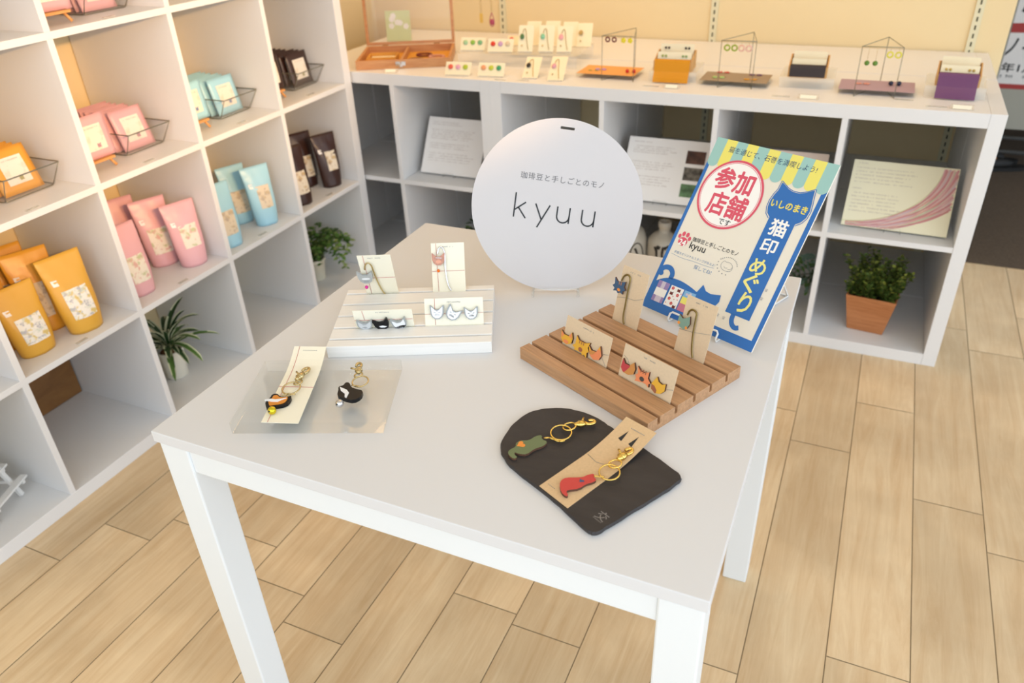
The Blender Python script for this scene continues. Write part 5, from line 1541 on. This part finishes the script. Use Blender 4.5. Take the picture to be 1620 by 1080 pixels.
earring_stand('grey wire earring stand over the taupe plate with lime and pink earrings', (.714, .097), (.813, .099), (.783, .240), .134, (.653, .854, .116, .234), mat('taupe_paper', '#a38f78', .7), 'clear acrylic plate covered in taupe brown paper')
earring('lime green loop earring hanging on the middle wire stand', (.742, .0978, TOP + .134), '#93a81e', .012, 'lime loop earrings', 'ring', .0075)
earring('pale pink loop earring hanging on the middle wire stand', (.783, .0986, TOP + .134), '#e6b4a2', .012, 'pink loop earrings', 'ring', .0075)
lying('red flower earring lying on the taupe paper plate', .706, .222, ZP, '#d23a2a', 'red flower earrings', 'flower')
lying('purple flower earring lying on the taupe paper plate', .806, .212, ZP, '#6d3f6f', 'purple flower earrings', 'flower')
lying('pale green bead earring lying on the taupe paper plate', .704, .155, ZP, '#b6c978', 'pale green earrings', 'ring')
lying('amber flower earring lying on the taupe paper plate', .800, .150, ZP, '#dd9f2e', 'amber earrings', 'flower')
earring_stand('grey wire earring stand over the mauve plate with green drop earrings', (1.095, .094), (1.199, .096), (1.157, .240), .134, (1.050, 1.250, .112, .234), mat('mauve_paper', '#b397a3', .7), 'clear acrylic plate covered in mauve paper')
earring('green ball earring on a long chain on the right wire stand', (1.124, .0946, TOP + .134), '#5d8430', .036, 'long green ball earrings', 'ball', .0068)
earring('pale yellow loop earring hanging on the right wire stand', (1.178, .0956, TOP + .134), '#ddd44e', .012, 'pale yellow earrings', 'ring', .007)
lying('salmon flower earring lying on the mauve paper plate', 1.112, .178, ZP, '#e79a82', 'salmon earrings', 'flower')
lying('navy blue bead earring lying on the mauve paper plate', 1.196, .182, ZP, '#22263f', 'navy bead earrings', 'ball', .0066)

def sheet_box(label, x, y, yaw, w, col, shlabel, zr, cards, drape, rw, rd, gl):
    riser('clear acrylic riser under the %s' % label.split(' film')[0].replace('a ', 'the ').replace('with the', 'with'), x, y + .0355, rw, rd, zr, yaw)
    z = TOP + zr + .0003
    t = thing('card_box', label, 'box', (x, y, z), math.radians(yaw))
    m = mat('kraft_box', '#d3a468', .8)
    d, h = .078, .030
    box('front_wall', -w / 2, w / 2, -d / 2, -d / 2 + .003, 0, h, m, t); box('back_wall', -w / 2, w / 2, d / 2 - .003, d / 2, 0, h + .02, m, t)
    for s in (-1, 1):
        b = MB(); a0, a1 = (-w / 2, -w / 2 + .003) if s < 0 else (w / 2 - .003, w / 2)
        b.prism([(-d / 2 + .003, 0), (d / 2 - .003, 0), (d / 2 - .003, h + .02), (-d / 2 + .003, h)], a0, a1, M=Matrix(((0, 0, 1, 0), (1, 0, 0, 0), (0, 1, 0, 0), (0, 0, 0, 1)))); b.build('side_wall', m, t)
    box('floor', -w / 2 + .003, w / 2 - .003, -d / 2 + .003, d / 2 - .003, 0, .003, m, t)
    # coloured sheet hanging over the front of the box
    k = MB(); prof = [(-d / 2 + .012, h + .004), (-d / 2 - .001, h + .0035), (-d / 2 - .0045, h - .004)]
    if drape: prof += [(-d / 2 - .012, .0), (-d / 2 - .024, -zr * .5), (-d / 2 - .030, -zr + .0035)]
    else: prof += [(-d / 2 - .006, .010), (-d / 2 - .0065, .003)]
    ww = w / 2 - .005; vs = []; fs = []
    for (a, b_) in prof: vs += [(-ww, a, b_), (ww, a, b_)]
    for i in range(len(prof) - 1): fs.append((2 * i, 2 * i + 1, 2 * i + 3, 2 * i + 2))
    n = len(vs); vs += [(v[0], v[1] + .0006, v[2] - .0006) for v in vs]; fs += [tuple(n + q for q in reversed(f)) for f in fs]
    k.add(vs, fs).build('coloured_sheet', col, t)
    q = math.radians(yaw)
    for i, (yy, hh, dots) in enumerate(cards):
        px, py = x - yy * math.sin(q), y + yy * math.cos(q)
        c = loose('accessory_card', ('front cream card standing in the %s' if i == 0 else 'rear cream card standing in the %s') % label.split(' with')[0], 'card', px, py, z + .0035, w - .014, hh, yaw, 14, CR, 'cards in the boxes on the low shelf')
        for j, dc in enumerate(dots):
            for s in (-1, 1):
                b = MB(); b.ball(((w - .014) * (.2 + .6 * j) + s * .005, hh - .012, .002), .0038, sc=(1, 1, .5), n=10, k=6); b.build('earring', mat('ear_' + dc[1:], dc, .3), c)
F_S1 = clear('orange_film', '#e39c30', .80, .1); F_S2 = clear('charcoal_film', '#4a4444', .92, .1); F_S3 = clear('purple_film', '#7d5478', .80, .1)
sheet_box('kraft box with an orange film sheet draped to the shelf', .563, .172, 3, .118, F_S1, '', .030, [(-.022, .050, ('#9aa85a', '#8aa86a')), (.018, .066, ('#3b2b2b', '#2a2a2a'))], True, .145, .15, '')
sheet_box('kraft box with a charcoal film front in the middle right', .957, .190, 2, .108, F_S2, '', .030, [(-.018, .044, ()), (.016, .058, ())], False, .152, .15, '')
sheet_box('kraft box with a purple film sheet at the right end', 1.350, .182, -2, .108, F_S3, '', .030, [(-.022, .048, ('#c9a95a', '#b99a4a')), (.018, .062, ())], True, .150, .15, '')
def tent(label, x, y, yaw=0, w=.055):
    o = MB().prism([(-.012, 0), (.012, 0), (0.002, .010), (-.002, .010)], -w / 2, w / 2, M=Matrix(((0, 0, 1, 0), (1, 0, 0, 0), (0, 1, 0, 0), (0, 0, 0, 1)))).build('price_block', clear('milky_acrylic', '#efe3cf', .5), None, .0006)
    o.location = (x, y, TOP + .0002); o.rotation_euler = (0, 0, math.radians(yaw)); tag(o, label, 'price block', 'clear price blocks on the low shelf')
    s = MB(); s.add([(-w * .4, -.0123, .0012), (w * .4, -.0123, .0012), (w * .4, -.0034, .0092), (-w * .4, -.0034, .0092)], [(0, 1, 2, 3)]); s.build('slip', M_PAPER, o)
tent('small clear price block in front of the wooden case latch', -.392, .030, 18, .045)
tent('small clear price block in front of the orange film box', .585, .060, 0, .046)
tent('small clear price block in front of the charcoal film box', .980, .040)
tent('small clear price block in front of the purple film box', 1.365, .036, -2)
price_label('printed price on the shelf top beside the orange film box', .520, .060, TOP, 0, .05, .010)
price_label('printed price on the shelf top beside the charcoal film box', .905, .040, TOP, 0, .05, .010)
price_label('printed price on the shelf top beside the purple film box', 1.305, .036, TOP, 0, .05, .010)
price_label('printed price on the shelf top below the mauve plate', 1.225, .085, TOP, 0, .05, .010)
price_label('printed price on the shelf top below the black cat charm card', .105, .030, TOP, 0, .04, .009)
price_label('printed price on the shelf top in front of the peach button card', .03, .018, TOP, 0, .04, .009)

# pendants hanging from a wall bracket, green card added in place of a reflection in the case lid
def pendants():
    b = thing('wall_bracket', 'thin steel bracket on the wall rail from which the pendants hang', 'bracket', (-.306, .772, 1.02))
    MB().tube([(0, 0, 0), (0, -.17, .0)], .002, 8).build('arm', M_WIRE, b); MB().tube([(-.03, -.17, 0), (.05, -.17, 0)], .002, 8).build('cross_rod', M_WIRE, b)
    for lab, x, zt, zb, c, kind in (('pink teardrop pendant on a fine chain above the button cards', -.272, .876, .826, '#b0506a', 'tear'), ('pale yellow pendant on a fine chain left of the pink one', -.318, .872, .838, '#e2bd62', 'bar')):
        t = thing('pendant', lab, 'necklace', (x, .602, zt), 0, None)
        k = MB()
        for i in range(18):
            zz = i * .0082
            k.ring((0, 0, zz + .004), .0046, .0006, T=Matrix.Rotation(PI / 2 * (i % 2), 4, 'Z') @ Matrix.Rotation(PI / 2, 4, 'X'), n=12, k=5)
        k.build('chain', M_CHAMP, t)
        h = zt - zb; q = MB()
        if kind == 'tear':
            pts = [(.0125 * math.sin(2 * PI * i / 20) * math.sin(PI * i / 20) , 0, -h * (i / 20 if i <= 10 else (20 - i) / 20) * 2) for i in range(20)]
            q.tube([(.013 * math.sin(a) * (math.sin(a / 2) ** 1.2), 0, -h * .5 + h * .5 * math.cos(a)) for a in [2 * PI * i / 26 for i in range(26)]], .0016, 6, closed=True)
            q.ball((0, 0, -h * .68), .0105, sc=(1, .5, 1.1))
        else: q.box(-.006, .006, -.002, .002, -h, 0)
        q.build('pendant_drop', mat('pend_' + c[1:], c, .35), t)
pendants()
def reflection_card():
    M = panel_matrix(-.655, .520, TOP + .0003, math.radians(22), math.radians(6)) @ Matrix.Translation((-.05, 0, 0))
    t = thing('reflection_card', 'pale green card with white flowers standing in for a reflection in the glass lid', 'card', M=M)
    MB().box(0, .10, 0, .115, -.003, 0).build('board', mat('pale_green_card', '#c9cf94', .7), t)
    f = MB(); rn = random.Random(8)
    for i in range(7):
        x, y = rn.uniform(.018, .082), rn.uniform(.045, .098)
        for k in range(5):
            a = 2 * PI * k / 5; f.flat(circ(x + .0065 * math.cos(a), y + .0065 * math.sin(a), .0052, 10), .0003 + .00005 * i)
    f.build('white_flowers', M_PAPERW, t)
reflection_card()

# ------------------------------------------------------------------ beyond the right end of the wall
def far_board():
    t = thing('partition_board', 'grey display board on a low steel foot beyond the right end of the back wall', 'partition', (2.3, 2.0, .003))
    box('panel', -.80, 1.2, -.02, .02, .197, 2.3, M_WALLG, t)
    st = mat('grey_steel', '#8f9293', .4, .6)
    b = MB(); b.tube([(-.8, 0, .150), (1.2, 0, .150)], .009, 10); b.build('rail', st, t)
    b = MB(); b.tube([(-.8, 0, .082), (1.2, 0, .082)], .009, 10); b.build('rail', st, t)
    for x in (-.78, 1.18):
        b = MB(); b.box(x - .015, x + .015, -.15, .15, 0, .03); b.build('foot', st, t); b = MB(); b.box(x - .012, x + .012, -.012, .012, .03, .1965); b.build('upright', st, t)
    p = thing('wall_poster', 'red, white and black printed poster on the grey board at the right edge', 'poster', (1.66, 1.9795, .385))
    MB().box(0, .62, -.0016, 0, 0, .87).build('sheet', M_PAPERW, p)
    R = mat('poster_brick_red', '#b4403c', .6)
    b = MB(); M = Matrix(((1, 0, 0, 0), (0, 0, -1, -.0020), (0, 1, 0, 0), (0, 0, 0, 1)))
    b.flat([(0, 0), (.62, 0), (.62, .022), (0, .022)], 0, M=M)
    b.flat([(0, .245), (.62, .255), (.62, .305), (.10, .29), (0, .285)], 0, M=M); b.flat([(0, .40), (.62, .40), (.62, .48), (.1, .47), (.06, .45), (0, .46)], 0, M=M)
    b.build('red_bands', R, p)
    k = MB(); q = MB(); put_text(k, 'ノイホン', -.01, .28, .185, .085, 0, weight=.012); put_text(k, '年1月25日', .0, .25, .095, .042, 0, weight=.02); scribble(k, .005, .45, .055, .014, 0)
    k.flat([(.02, .335), (.05, .325), (.055, .35), (.08, .34), (.10, .335), (.12, .36), (.11, .385), (.09, .36), (.06, .375), (.03, .37)], 0)
    q.add([tuple(M @ Vector(v)) for v in k.v if True], k.f); q.v = [(max(.002, v[0]), v[1], v[2]) for v in q.v]; q.build('lettering', M_INK, p)
    q = MB(); q.flat([(.10, .56), (.30, .56), (.30, .80), (.10, .80)], 0, M=M); q.build('purple_picture', mat('poster_purple', '#7a5a86', .6), p)
    for i, (x, c, lab) in enumerate(((1.70, '#b06a26', 'pair of dark shoes with an orange lining on the carpet under the grey board'),)):
        s = thing('shoes', lab, 'shoes', (x + .05, 2.02, .0035), .3)
        for sx in (-1, 1):
            b = MB(); b.prism(smooth2([(-.13, -.03), (.06, -.034), (.125, -.02), (.135, .005), (.10, .035), (-.10, .032), (-.14, .01)], 2), 0, .018, M=Matrix.Translation((0, sx * .05, 0))); b.build('sole', mat('shoe_black', '#1b1a19', .6), s)
            b = MB(); b.ball((-.03, sx * .05, .030), .05, sc=(1.9, .62, .62), n=16, k=10); b.v = [(v[0], v[1], max(v[2], .017)) for v in b.v]; b.build('upper', mat('shoe_black', '#1b1a19', .6), s)
            b = MB(); b.ball((-.05, sx * .05, .052), .026, sc=(1.7, .8, .5), n=14, k=8); b.build('lining', mat('shoe_orange', c, .8), s)
far_board()
